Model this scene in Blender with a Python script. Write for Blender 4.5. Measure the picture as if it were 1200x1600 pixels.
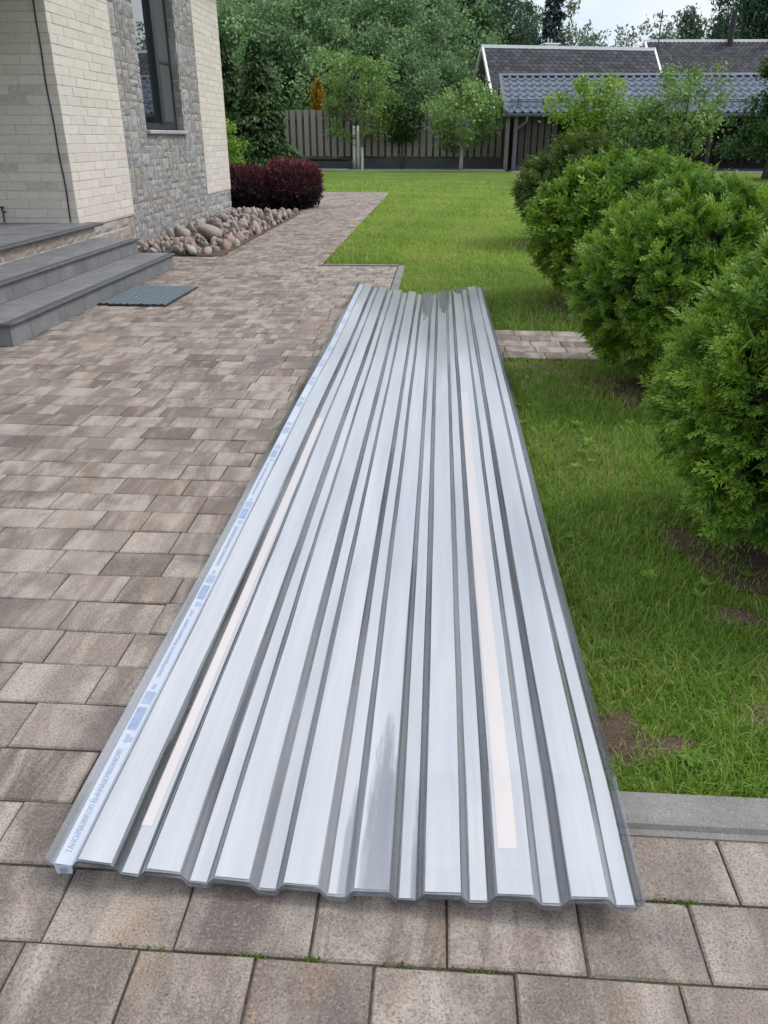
import bpy, math, random
import numpy as np
from mathutils import Vector, Matrix, Euler

for o in list(bpy.data.objects): bpy.data.objects.remove(o)
SC = bpy.context.scene
COL = SC.collection
R = math.radians
rng = np.random.default_rng(11)
random.seed(5)

# ------------------------------------------------------------------ camera
cam = bpy.data.cameras.new('camera')
cam.sensor_fit = 'HORIZONTAL'; cam.sensor_width = 36.0; cam.lens = 36.0*1215/1200
cam.clip_start = 0.05; cam.clip_end = 2000
camo = bpy.data.objects.new('camera', cam); COL.objects.link(camo)
camo.location = (0, 0, 1.4)
camo.rotation_euler = (R(90-25.71), 0, R(3.818))
SC.camera = camo

# ------------------------------------------------------------------ sky, sun, exposure
SUN_EL, SUN_AZ = R(52), R(70)          # azimuth measured clockwise from +Y
w = bpy.data.worlds.new('World'); SC.world = w; w.use_nodes = True
nt = w.node_tree; nt.nodes.clear()
wo = nt.nodes.new('ShaderNodeOutputWorld'); bg = nt.nodes.new('ShaderNodeBackground')
sky = nt.nodes.new('ShaderNodeTexSky'); sky.sky_type = 'NISHITA'; sky.sun_disc = False
sky.sun_elevation = SUN_EL; sky.sun_rotation = SUN_AZ; sky.air_density = 1.0; sky.dust_density = 1.5
tc = nt.nodes.new('ShaderNodeTexCoord'); mp = nt.nodes.new('ShaderNodeMapping')
mp.inputs['Scale'].default_value = (1.0, 1.0, 3.2)
no = nt.nodes.new('ShaderNodeTexNoise'); no.inputs['Scale'].default_value = 2.6; no.inputs['Detail'].default_value = 7; no.inputs['Roughness'].default_value = .55
cr = nt.nodes.new('ShaderNodeValToRGB')
cr.color_ramp.elements[0].position = .36; cr.color_ramp.elements[0].color = (.62, .62, .62, 1)
cr.color_ramp.elements[1].position = .60; cr.color_ramp.elements[1].color = (.97, .97, .97, 1)
cc = nt.nodes.new('ShaderNodeValToRGB')
cc.color_ramp.elements[0].position = .38; cc.color_ramp.elements[0].color = (5.2, 5.6, 6.3, 1)
cc.color_ramp.elements[1].position = .66; cc.color_ramp.elements[1].color = (6.6, 6.75, 7.0, 1)
mx = nt.nodes.new('ShaderNodeMix'); mx.data_type = 'RGBA'
L = nt.links.new
L(tc.outputs['Generated'], mp.inputs['Vector']); L(mp.outputs[0], no.inputs['Vector'])
L(no.outputs['Fac'], cr.inputs[0]); L(no.outputs['Fac'], cc.inputs[0])
sx = nt.nodes.new('ShaderNodeSeparateXYZ'); L(tc.outputs['Generated'], sx.inputs[0])     # overcast skies are brighter overhead than at the horizon
mr = nt.nodes.new('ShaderNodeMapRange'); L(sx.outputs['Z'], mr.inputs[0]); mr.inputs[1].default_value = 0; mr.inputs[2].default_value = 1; mr.inputs[3].default_value = .84; mr.inputs[4].default_value = 1.6
vm = nt.nodes.new('ShaderNodeVectorMath'); vm.operation = 'SCALE'; L(cc.outputs[0], vm.inputs[0]); L(mr.outputs[0], vm.inputs['Scale'])
L(cr.outputs[0], mx.inputs['Factor']); L(sky.outputs[0], mx.inputs[6]); L(vm.outputs[0], mx.inputs[7])
L(mx.outputs[2], bg.inputs['Color']); bg.inputs['Strength'].default_value = .12
L(bg.outputs[0], wo.inputs[0])
sun = bpy.data.lights.new('sun', 'SUN'); sun.energy = 1.5; sun.angle = R(14); sun.color = (1, .96, .9)
suno = bpy.data.objects.new('sun', sun); COL.objects.link(suno)
sd = Vector((math.sin(SUN_AZ)*math.cos(SUN_EL), math.cos(SUN_AZ)*math.cos(SUN_EL), math.sin(SUN_EL)))
suno.rotation_euler = sd.to_track_quat('Z', 'Y').to_euler()
vs = SC.view_settings; vs.view_transform = 'Standard'; vs.look = 'None'; vs.gamma = 1; vs.use_curve_mapping = False
vs.exposure = 0.52
SC.render.engine = 'CYCLES'
SC.cycles.transparent_max_bounces = 14; SC.cycles.max_bounces = 5; SC.cycles.diffuse_bounces = 3

# ------------------------------------------------------------------ helpers: materials
class Mat:
    def __init__(s, name):
        s.m = bpy.data.materials.new(name); s.m.use_nodes = True
        s.t = s.m.node_tree; s.b = s.t.nodes['Principled BSDF']; s.o = s.t.nodes['Material Output']
    def n(s, typ, **kw):
        x = s.t.nodes.new('ShaderNode'+typ)
        for k, v in kw.items():
            k2 = k.replace('_', ' ')
            if k in ('data_type', 'operation', 'blend_type', 'attribute_name', 'noise_dimensions', 'feature', 'invert', 'wave_type', 'bands_direction'): setattr(x, k, v)
            else:
                for i in x.inputs:
                    if i.name == k2 and i.enabled: i.default_value = v; break
        return x
    def l(s, a, b): s.t.links.new(a, b)
    def ramp(s, src, stops):
        x = s.t.nodes.new('ShaderNodeValToRGB'); e = x.color_ramp.elements
        while len(e) < len(stops): e.new(.5)
        for q, (p, c) in zip(e, stops): q.position = p; q.color = (*c, 1) if len(c) == 3 else c
        s.l(src, x.inputs[0]); return x.outputs[0]
    def mix(s, f, a, b, bt='MIX'):
        x = s.t.nodes.new('ShaderNodeMix'); x.data_type = 'RGBA'; x.blend_type = bt
        for v, i in ((f, 0), (a, 6), (b, 7)):
            if hasattr(v, 'links') or hasattr(v, 'is_linked'): s.l(v, x.inputs[i])
            elif i == 0: x.inputs[0].default_value = v
            else: x.inputs[i].default_value = (*v, 1)
        return x.outputs[2]
    def math(s, op, a, b=None):
        x = s.t.nodes.new('ShaderNodeMath'); x.operation = op
        for v, i in ((a, 0), (b, 1)):
            if v is None: continue
            if hasattr(v, 'is_linked'): s.l(v, x.inputs[i])
            else: x.inputs[i].default_value = v
        return x.outputs[0]
    def pos(s, scale=(1, 1, 1), obj=False, off=None):
        if obj: g = s.t.nodes.new('ShaderNodeTexCoord').outputs['Object']
        else: g = s.t.nodes.new('ShaderNodeNewGeometry').outputs['Position']
        x = s.t.nodes.new('ShaderNodeMapping'); x.inputs['Scale'].default_value = scale; s.l(g, x.inputs[0])
        if off is not None:
            c = s.t.nodes.new('ShaderNodeCombineXYZ')
            for i, k in enumerate((91., 57., 23.)): s.l(s.math('MULTIPLY', off, k), c.inputs[i])
            s.l(c.outputs[0], x.inputs['Location'])
        return x.outputs[0]
    def noise(s, vec, scale, detail=4, rough=.55, dist=0):
        x = s.n('TexNoise', Scale=scale, Detail=detail, Roughness=rough, Distortion=dist); s.l(vec, x.inputs['Vector']); return x.outputs['Fac']
    def rnd(s):
        oi = s.t.nodes.new('ShaderNodeObjectInfo').outputs['Random']
        a = s.n('Attribute', attribute_name='rnd').outputs['Fac']
        return s.math('FRACT', s.math('ADD', oi, a))
    def attr(s, nm='rnd'): return s.n('Attribute', attribute_name=nm).outputs['Fac']
    def base(s, c): 
        if hasattr(c, 'is_linked'): s.l(c, s.b.inputs['Base Color'])
        else: s.b.inputs['Base Color'].default_value = (*c, 1)
    def set(s, **kw):
        for k, v in kw.items(): s.b.inputs[k.replace('_', ' ')].default_value = v
    def bump(s, h, strength=.3, dist=.01):
        x = s.n('Bump', Strength=strength, Distance=dist); s.l(h, x.inputs['Height']); s.l(x.outputs[0], s.b.inputs['Normal'])

def plain(name, c, rough=.6, nscale=8, amt=.12, metal=0, spec=.4):
    m = Mat(name); v = m.noise(m.pos(), nscale, 5)
    d = tuple(x*(1-amt*1.6) for x in c); l = tuple(min(1, x*(1+amt*1.6)) for x in c)
    m.base(m.ramp(v, [(.3, d), (.7, l)])); m.set(Roughness=rough, Metallic=metal, Specular_IOR_Level=spec)
    m.bump(v, .1, .01); return m.m

def leafmat(name, stops, rough=.5, trans=.3, spec=.35):
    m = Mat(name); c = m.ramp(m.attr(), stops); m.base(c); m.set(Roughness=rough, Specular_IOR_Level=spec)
    t = m.n('BsdfTranslucent'); m.l(c, t.inputs[0]); x = m.n('MixShader', Fac=trans)
    m.l(m.b.outputs[0], x.inputs[1]); m.l(t.outputs[0], x.inputs[2]); m.l(x.outputs[0], m.o.inputs[0]); return m.m

# paving stones
m = Mat('paver_concrete'); r = m.rnd()
st = m.noise(m.pos((5.5, 1.3, 1), off=r), 1.6, 5, .6, .6)
st2 = m.noise(m.pos((1, 1, 1), off=r), 2.2, 4, .6)
sp = m.noise(m.pos((1, 1, 1)), 210, 3, .7)
pit = m.noise(m.pos((1, 1, 1)), 90, 4, .75)
basec = m.ramp(r, [(0, (.118, .096, .08)), (.14, (.185, .154, .13)), (.32, (.23, .192, .162)), (.46, (.138, .112, .094)), (.62, (.268, .226, .19)), (.78, (.168, .133, .109)), (.9, (.2, .17, .146)), (1, (.31, .267, .228))])
c1 = m.mix(m.ramp(st, [(.43, (0, 0, 0)), (.6, (.85, .85, .85))]), basec, (.365, .318, .274))
c2 = m.mix(m.ramp(st2, [(.5, (0, 0, 0)), (.66, (.75, .75, .75))]), c1, (.105, .09, .085))
st3 = m.noise(m.pos((4, 1.5, 1), off=m.math('ADD', r, .37)), 1.5, 3, .5)
c2 = m.mix(m.ramp(st3, [(.58, (0, 0, 0)), (.7, (.5, .5, .5))]), c2, (.25, .165, .105))
c3 = m.mix(m.ramp(sp, [(.36, (.62, .62, .62)), (.5, (0, 0, 0))]), c2, (.06, .05, .046))
c3 = m.mix(m.ramp(sp, [(.56, (0, 0, 0)), (.72, (.38, .38, .38))]), c3, (.52, .46, .4))
c3 = m.mix(m.ramp(pit, [(.28, (.5, .5, .5)), (.42, (0, 0, 0))]), c3, (.07, .06, .055))
m.base(c3); m.set(Roughness=.85, Specular_IOR_Level=.25); m.bump(m.math('ADD', sp, pit), .5, .003)
M_PAV = m.m
m = Mat('joint_sand'); v = m.noise(m.pos(), 3.2, 4); v2 = m.noise(m.pos(), 60, 3)
jc = m.ramp(v2, [(.3, (.03, .025, .02)), (.7, (.085, .072, .06))])
m.base(m.mix(m.ramp(v, [(.56, (0, 0, 0)), (.66, (.8, .8, .8))]), jc, (.05, .08, .012))); m.set(Roughness=.95, Specular_IOR_Level=.1); M_JOINT = m.m
# cream brick
m = Mat('cream_brick'); r = m.rnd()
v = m.noise(m.pos(off=r), 9, 6, .65); v2 = m.noise(m.pos(), 70, 4)
bc = m.ramp(r, [(0, (.57, .525, .47)), (.5, (.61, .565, .51)), (1, (.645, .6, .545))])
m.base(m.mix(m.ramp(v, [(.3, (.35, .35, .35)), (.55, (0, 0, 0))]), bc, (.48, .43, .37))); m.set(Roughness=.8, Specular_IOR_Level=.25); m.bump(m.math('ADD', v, m.math('MULTIPLY', v2, .35)), .55, .012); M_BRICK = m.m
M_MORTAR = plain('brick_mortar', (.47, .435, .39), .9, 30, .1)
# granite cladding
m = Mat('grey_stone'); r = m.rnd()
v = m.noise(m.pos((1, 1, 1), off=r), 5, 6, .65, .4); v2 = m.noise(m.pos((1, 1, 1)), 55, 5, .7); v3 = m.noise(m.pos((1, 1, 1), off=r), 2.2, 3)
sc_ = m.ramp(r, [(0, (.19, .19, .198)), (.2, (.3, .3, .308)), (.4, (.25, .235, .215)), (.55, (.225, .228, .24)), (.7, (.3, .272, .24)), (.86, (.36, .355, .355)), (1, (.22, .215, .215))])
c = m.mix(m.ramp(v, [(.35, (0, 0, 0)), (.68, (.6, .6, .6))]), sc_, (.44, .44, .445))
c = m.mix(m.ramp(v3, [(.5, (0, 0, 0)), (.66, (.6, .6, .6))]), c, (.29, .24, .185))
c = m.mix(m.ramp(v2, [(.34, (.6, .6, .6)), (.5, (0, 0, 0))]), c, (.09, .09, .1))
m.base(c); m.set(Roughness=.85, Specular_IOR_Level=.3); m.bump(m.math('ADD', v, m.math('MULTIPLY', v2, .4)), .7, .03); M_STONE = m.m
M_SMORTAR = plain('stone_mortar', (.47, .465, .455), .95, 25, .14)
m = Mat('plinth_granite'); r = m.rnd(); v = m.noise(m.pos(off=r), 6, 5, .6); v2 = m.noise(m.pos(), 80, 4)
c = m.ramp(r, [(0, (.3, .28, .25)), (.3, (.36, .27, .215)), (.55, (.42, .4, .375)), (.8, (.3, .235, .18)), (1, (.44, .4, .35))])
c = m.mix(m.ramp(v, [(.4, (0, 0, 0)), (.7, (.6, .6, .6))]), c, (.22, .19, .165)); m.base(m.mix(m.ramp(v2, [(.35, (.5, .5, .5)), (.5, (0, 0, 0))]), c, (.11, .1, .095)))
m.set(Roughness=.8); m.bump(v, .5, .02); M_PLINTH = m.m
# river stones
m = Mat('river_stone'); r = m.rnd(); v = m.noise(m.pos(off=r), 7, 6, .65, .5); v2 = m.noise(m.pos(), 120, 4, .7)
c = m.ramp(r, [(0, (.27, .185, .15)), (.22, (.33, .275, .24)), (.4, (.22, .21, .2)), (.58, (.36, .3, .255)), (.74, (.26, .165, .13)), (.88, (.34, .335, .315)), (1, (.42, .375, .33))])
c = m.mix(m.ramp(v, [(.42, (0, 0, 0)), (.7, (.5, .5, .5))]), c, (.25, .22, .195)); m.base(m.mix(m.ramp(v2, [(.36, (.45, .45, .45)), (.5, (0, 0, 0))]), c, (.13, .11, .1)))
m.set(Roughness=.75); m.bump(m.math('ADD', v, v2), .3, .008); M_RIVER = m.m
M_SOIL = None
m = Mat('bare_soil'); v = m.noise(m.pos(), 14, 6, .7); v2 = m.noise(m.pos(), 130, 4, .7)
m.base(m.mix(m.ramp(v2, [(.4, (0, 0, 0)), (.62, (.6, .6, .6))]), m.ramp(v, [(.3, (.05, .034, .026)), (.7, (.13, .09, .068))]), (.2, .15, .11))); m.set(Roughness=.95, Specular_IOR_Level=.15); m.bump(m.math('ADD', v, v2), .8, .02); M_SOIL = m.m
# porch tiles
m = Mat('porch_tile'); r = m.rnd(); v = m.noise(m.pos(off=r), 3.5, 6, .6, .8); v2 = m.noise(m.pos(), 40, 4)
c = m.ramp(v, [(.3, (.115, .118, .127)), (.55, (.17, .172, .18)), (.75, (.25, .252, .26))]); m.base(m.mix(m.math('MULTIPLY', r, .35), c, (.21, .21, .215)))
m.set(Roughness=.55, Specular_IOR_Level=.4); m.bump(v2, .1, .004); M_TILE = m.m
M_NOSE = plain('tile_nosing', (.075, .078, .086), .55, 12, .15)
M_GROUT = plain('tile_grout', (.05, .05, .053), .9)
m = Mat('mat_carpet'); v = m.noise(m.pos(), 240, 2, .8); v2 = m.noise(m.pos(), 9, 4)
m.base(m.mix(m.math('MULTIPLY', v2, .5), m.ramp(v, [(.35, (.035, .05, .062)), (.5, (.11, .14, .16)), (.66, (.3, .34, .365))]), (.12, .14, .155))); m.set(Roughness=.95, Specular_IOR_Level=.1); m.bump(v, 1, .006); M_MAT = m.m
M_RUBBER = plain('black_rubber', (.018, .018, .02), .7)
M_ANTH = plain('anthracite_frame', (.022, .028, .034), .45, 20, .08)
M_KERB = Mat('kerb_concrete'); m = M_KERB; v = m.noise(m.pos(), 6, 6, .65); v2 = m.noise(m.pos(), 160, 3, .7)
c = m.ramp(v, [(.3, (.16, .153, .142)), (.7, (.24, .232, .217))]); c = m.mix(m.ramp(v2, [(.34, (.6, .6, .6)), (.5, (0, 0, 0))]), c, (.12, .115, .105)); m.base(m.mix(m.ramp(v2, [(.62, (0, 0, 0)), (.72, (.5, .5, .5))]), c, (.5, .49, .46)))
m.set(Roughness=.9, Specular_IOR_Level=.2); m.bump(m.math('ADD', v2, v), .4, .004); M_KERB = m.m
m = Mat('window_glass'); m.base((.014, .02, .022)); m.set(Roughness=.01, IOR=2.1, Specular_IOR_Level=.5, Coat_Weight=1, Coat_Roughness=.01); M_GLASS = m.m
M_SCREEN = plain('insect_screen', (.06, .066, .07), .8, 200, .3)
M_WHITE = plain('white_paint', (.74, .75, .77), .5, 5, .05)
M_BLACK = plain('black_metal', (.016, .017, .019), .5)
M_STEEL = plain('galvanised', (.5, .51, .53), .35, 10, .1, 1)

# lawn
m = Mat('lawn_ground'); p_ = m.pos(); v = m.noise(p_, .55, 5, .6); v2 = m.noise(p_, 22, 5, .75); v3 = m.noise(m.pos((1, .35, 1)), 1.7, 4, .6); v4 = m.noise(m.pos((1, .5, 1)), 70, 3, .7)
c = m.ramp(v2, [(.28, (.06, .11, .013)), (.5, (.12, .2, .024)), (.72, (.19, .28, .045))])
c = m.mix(m.ramp(v, [(.42, (0, 0, 0)), (.68, (.65, .65, .65))]), c, (.2, .29, .05)); c = m.mix(m.ramp(v3, [(.56, (0, 0, 0)), (.74, (.6, .6, .6))]), c, (.165, .155, .055))
c = m.mix(m.ramp(v4, [(.36, (.55, .55, .55)), (.52, (0, 0, 0))]), c, (.02, .042, .006)); m.base(c); m.set(Roughness=.85, Specular_IOR_Level=.15); m.bump(m.math('ADD', v2, v4), 1, .05); M_LAWN = m.m
m = Mat('grass_blade'); a = m.attr(); v = m.noise(m.pos(), .8, 4, .6)
c = m.ramp(a, [(0, (.45, .36, .18)), (.1, (.42, .38, .15)), (.16, (.1, .2, .022)), (.5, (.17, .3, .036)), (1, (.38, .5, .09))])
m.base(c); m.set(Roughness=.5, Specular_IOR_Level=.3); t = m.n('BsdfTranslucent'); m.l(c, t.inputs[0]); x = m.n('MixShader', Fac=.45); m.l(m.b.outputs[0], x.inputs[1]); m.l(t.outputs[0], x.inputs[2]); m.l(x.outputs[0], m.o.inputs[0]); M_GRASS = m.m

# foliage
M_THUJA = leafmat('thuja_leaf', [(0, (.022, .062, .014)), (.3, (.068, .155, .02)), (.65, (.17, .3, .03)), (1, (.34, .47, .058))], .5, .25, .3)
M_YEW = leafmat('shrub_leaf', [(0, (.03, .06, .01)), (.5, (.075, .13, .02)), (1, (.15, .2, .035))])
M_CORE = plain('inner_twigs', (.022, .026, .012), .95, 14, .3, spec=.1)
M_APPLE = leafmat('apple_leaf', [(0, (.08, .15, .035)), (.5, (.16, .27, .07)), (1, (.28, .4, .13))])
M_LIME = leafmat('lime_leaf', [(0, (.08, .17, .016)), (.5, (.18, .31, .035)), (1, (.34, .46, .07))])
M_DARKLEAF = leafmat('dark_leaf', [(0, (.02, .055, .014)), (.5, (.045, .105, .025)), (1, (.085, .17, .04))])
M_WILLOW = leafmat('willow_leaf', [(0, (.045, .095, .045)), (.5, (.14, .245, .105)), (1, (.27, .4, .17))])
M_FOREST = leafmat('forest_leaf', [(0, (.028, .062, .042)), (.5, (.055, .11, .066)), (1, (.1, .175, .095))])  # cooler green stands in for bluish haze
M_FAR = leafmat('far_leaf', [(0, (.075, .11, .09)), (.5, (.125, .175, .125)), (1, (.19, .25, .16))])  # distance haze put into the colour: paler, bluer leaves
M_SPRUCE = leafmat('conifer_needle', [(0, (.018, .042, .018)), (.5, (.045, .09, .03)), (1, (.1, .165, .05))], .6, .15)
M_BLUE = leafmat('blue_needle', [(0, (.03, .05, .055)), (.5, (.06, .09, .095)), (1, (.11, .15, .15))], .6, .15)
M_GOLD = leafmat('gold_needle', [(0, (.2, .12, .01)), (.5, (.4, .26, .02)), (1, (.58, .4, .06))], .6, .2)
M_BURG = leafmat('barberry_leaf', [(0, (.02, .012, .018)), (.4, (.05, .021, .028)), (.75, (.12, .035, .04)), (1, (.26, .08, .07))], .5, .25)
M_BARK = plain('bark', (.09, .075, .06), .9, 12, .25)
M_LBARK = plain('pale_bark', (.34, .32, .29), .85, 14, .2)
M_CHALK = plain('limewashed_bark', (.52, .51, .49), .85, 14, .15)
M_SLAT = Mat('fence_slat'); m = M_SLAT; r = m.rnd(); v = m.noise(m.pos((8, 8, .6)), 3, 4)
m.base(m.mix(m.math('MULTIPLY', v, .6), m.ramp(r, [(0, (.27, .245, .228)), (1, (.33, .3, .28))]), (.19, .17, .155))); m.set(Roughness=.65); M_SLAT = m.m
M_FPLINTH = plain('fence_plinth', (.075, .082, .092), .8, 3, .12)
M_PALE = plain('pale_edging', (.33, .34, .31), .9, 4, .12)
m = Mat('roof_tile_metal'); m.base((.13, .165, .225)); m.set(Roughness=.38, Specular_IOR_Level=.5); v = m.noise(m.pos(), 1.2, 4); m.base(m.ramp(v, [(.3, (.062, .08, .118)), (.7, (.08, .1, .142))])); M_MTILE = m.m
M_MTRIM = plain('roof_trim', (.085, .1, .13), .45, 3, .08)
m = Mat('bitumen_shingle'); r = m.rnd(); v = m.noise(m.pos(), 6, 4); m.base(m.mix(m.math('MULTIPLY', v, .5), m.ramp(r, [(0, (.018, .019, .023)), (.5, (.036, .038, .046)), (1, (.07, .072, .085))]), (.042, .044, .052))); m.set(Roughness=.9); M_SHING = m.m
M_BACKSLAT = plain('rear_slat_shade', (.13, .115, .105), .7, 6, .15)  # rear fence slats darkened to stand in for shadow; left carport posts share it
M_DARKSLAT = plain('slat_painted_shade', (.045, .04, .037), .7, 6, .15)  # carport slats coloured darker to stand in for shade under the roof
M_DARKWOOD = plain('dark_cladding', (.04, .036, .034), .75, 6, .15)
M_SOFFIT = plain('grey_soffit', (.22, .2, .195), .7, 4, .1)
M_TERRA = plain('terracotta', (.42, .11, .05), .7)

# sheets
def clear_mix(m, rough=.08, gloss=True):
    """clear plastic: slightly tinted, a little milky in places, mirror-like at grazing view"""
    tr = m.n('BsdfTransparent'); tr.inputs[0].default_value = (.915, .92, .93, 1)
    df = m.n('BsdfDiffuse'); df.inputs[0].default_value = (.52, .53, .55, 1)
    sc = m.noise(m.pos((40, .8, 1)), 2.2, 5, .65); bl = m.noise(m.pos((4.5, .5, 1)), 1.0, 3, .5)
    mk = m.math('MULTIPLY', m.math('ADD', .02, m.math('MULTIPLY', sc, .16)), m.ramp(bl, [(.4, (.3, .3, .3)), (.62, (1.7, 1.7, 1.7))]))
    m1 = m.n('MixShader'); m.l(mk, m1.inputs[0]); m.l(tr.outputs[0], m1.inputs[1]); m.l(df.outputs[0], m1.inputs[2])
    if not gloss: return m1.outputs[0]
    gl = m.n('BsdfGlossy', Roughness=rough); gl.inputs[0].default_value = (.97, .98, 1, 1)
    f5 = m.math('POWER', m.n('LayerWeight', Blend=.5).outputs['Facing'], 4.0)
    m2 = m.n('MixShader'); m.l(m.math('ADD', .1, m.math('MULTIPLY', f5, .5)), m2.inputs[0]); m.l(m1.outputs[0], m2.inputs[1]); m.l(gl.outputs[0], m2.inputs[2]); return m2.outputs[0]
m = Mat('clear_polycarbonate'); m.l(clear_mix(m), m.o.inputs[0]); M_POLY = m.m
m = Mat('clear_polycarbonate_below'); m.l(clear_mix(m, gloss=False), m.o.inputs[0]); M_POLYLOW = m.m
m = Mat('film_sky_sheen'); p_ = m.pos()  # film whiteness also stands in for sky reflection on the flats
streak = m.noise(m.pos((70, .5, 1)), 1.5, 5, .65); blotch = m.noise(m.pos((7, .45, 1)), 1.3, 5, .6, .4); fine = m.noise(p_, 26, 5, .65); mark = m.noise(m.pos((9, 4, 1)), 1.0, 6, .75, 1.5)
c = m.ramp(blotch, [(.3, (.3, .32, .35)), (.5, (.37, .387, .412)), (.7, (.45, .462, .48))])
c = m.mix(m.ramp(streak, [(.5, (0, 0, 0)), (.72, (.55, .55, .55))]), c, (.325, .345, .375))
c = m.mix(m.ramp(mark, [(.78, (0, 0, 0)), (.84, (.4, .4, .4))]), c, (.3, .32, .35)); m.base(c)
m.l(m.ramp(fine, [(.3, (.29, .29, .29)), (.7, (.37, .37, .37))]), m.b.inputs['Roughness']); m.set(Specular_IOR_Level=.5, Coat_Weight=1, Coat_IOR=1.85)
m.l(m.ramp(streak, [(.35, (.05, .05, .05)), (.7, (.2, .2, .2))]), m.b.inputs['Coat Roughness']); m.bump(blotch, .1, .01)
# dark reflections painted in as smoky clear patches with soft edges
sx = m.n('SeparateXYZ'); m.l(p_, sx.inputs[0]); wob = m.math('MULTIPLY', m.math('SUBTRACT', m.noise(m.pos((45, 4, 1)), 1.4, 5, .65), .5), 2.0); dark_refl = None
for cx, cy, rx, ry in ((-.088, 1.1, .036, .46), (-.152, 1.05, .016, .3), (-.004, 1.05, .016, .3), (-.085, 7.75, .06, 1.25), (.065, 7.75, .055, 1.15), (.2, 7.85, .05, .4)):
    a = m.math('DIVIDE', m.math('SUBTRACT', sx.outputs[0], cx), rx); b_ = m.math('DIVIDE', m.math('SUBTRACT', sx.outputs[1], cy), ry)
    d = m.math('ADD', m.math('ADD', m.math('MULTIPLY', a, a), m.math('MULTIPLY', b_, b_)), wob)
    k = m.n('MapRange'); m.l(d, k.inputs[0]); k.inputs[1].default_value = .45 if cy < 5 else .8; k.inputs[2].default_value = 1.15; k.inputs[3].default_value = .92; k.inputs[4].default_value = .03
    dark_refl = k.outputs[0] if dark_refl is None else m.math('MAXIMUM', dark_refl, k.outputs[0])
x = m.n('MixShader'); m.l(dark_refl, x.inputs[0]); m.l(m.b.outputs[0], x.inputs[1]); m.l(clear_mix(m, .12), x.inputs[2]); m.l(x.outputs[0], m.o.inputs[0]); M_FILM = m.m
m = Mat('pink_band'); v = m.noise(m.pos((6, .5, 1)), 2, 4); m.base(m.ramp(v, [(.3, (.45, .405, .39)), (.7, (.5, .46, .445))])); m.set(Roughness=.4, Coat_Weight=1, Coat_IOR=1.85, Coat_Roughness=.12); M_PINK = m.m
m = Mat('printed_strip'); v = m.noise(m.pos((8, 1, 1)), 2, 4); m.base(m.ramp(v, [(.3, (.37, .41, .49)), (.7, (.44, .475, .54))])); m.set(Roughness=.35, Coat_Weight=.6, Coat_Roughness=.12); M_STRIP = m.m
M_INK = plain('blue_ink', (.23, .29, .42), .4, 30, .08)
M_INK2 = plain('pale_ink', (.27, .325, .43), .4, 30, .08)

# ------------------------------------------------------------------ helpers: meshes and objects
def npmesh(name, V, F, mats=(), attr=None, smooth=False):
    """V (n,3), F (m,k) array or list of such arrays / tuples"""
    me = bpy.data.meshes.new(name); V = np.asarray(V, np.float32)
    if isinstance(F, np.ndarray): F = [F]
    Fs = [np.asarray(f, np.int32).reshape(len(f), -1) for f in F if len(f)]
    me.vertices.add(len(V)); me.vertices.foreach_set('co', V.ravel())
    loops = np.concatenate([f.ravel() for f in Fs]); tot = np.concatenate([np.full(len(f), f.shape[1], np.int32) for f in Fs])
    st = np.concatenate([[0], np.cumsum(tot)[:-1]]).astype(np.int32)
    me.loops.add(len(loops)); me.loops.foreach_set('vertex_index', loops)
    me.polygons.add(len(tot)); me.polygons.foreach_set('loop_start', st); me.polygons.foreach_set('loop_total', tot)
    me.update(calc_edges=True); me.validate()
    for mm in mats: me.materials.append(mm)
    if attr is not None:
        a = me.attributes.new('rnd', 'FLOAT', 'POINT'); a.data.foreach_set('value', np.asarray(attr, np.float32))
    me.polygons.foreach_set('use_smooth', np.full(len(tot), bool(smooth)))
    return me

def ob(name, me, parent=None, loc=(0, 0, 0), rot=(0, 0, 0), scale=(1, 1, 1)):
    o = bpy.data.objects.new(name, me); COL.objects.link(o); o.parent = parent
    o.location = loc; o.rotation_euler = rot; o.scale = scale; return o
def tag(o, label=None, cat=None, group=None, kind=None):
    if label: o['label'] = label
    if cat: o['category'] = cat
    if group: o['group'] = group
    if kind: o['kind'] = kind
    return o
def empty(name, loc=(0, 0, 0), rz=0, label=None, cat=None, group=None, kind=None):
    o = bpy.data.objects.new(name, None); COL.objects.link(o); o.location = loc; o.rotation_euler = (0, 0, rz); o.empty_display_size = .2
    return tag(o, label, cat, group, kind)
def copy_tree(o, parent=None):
    c = o.copy(); COL.objects.link(c); c.parent = parent
    for ch in o.children: copy_tree(ch, c)
    return c

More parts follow.
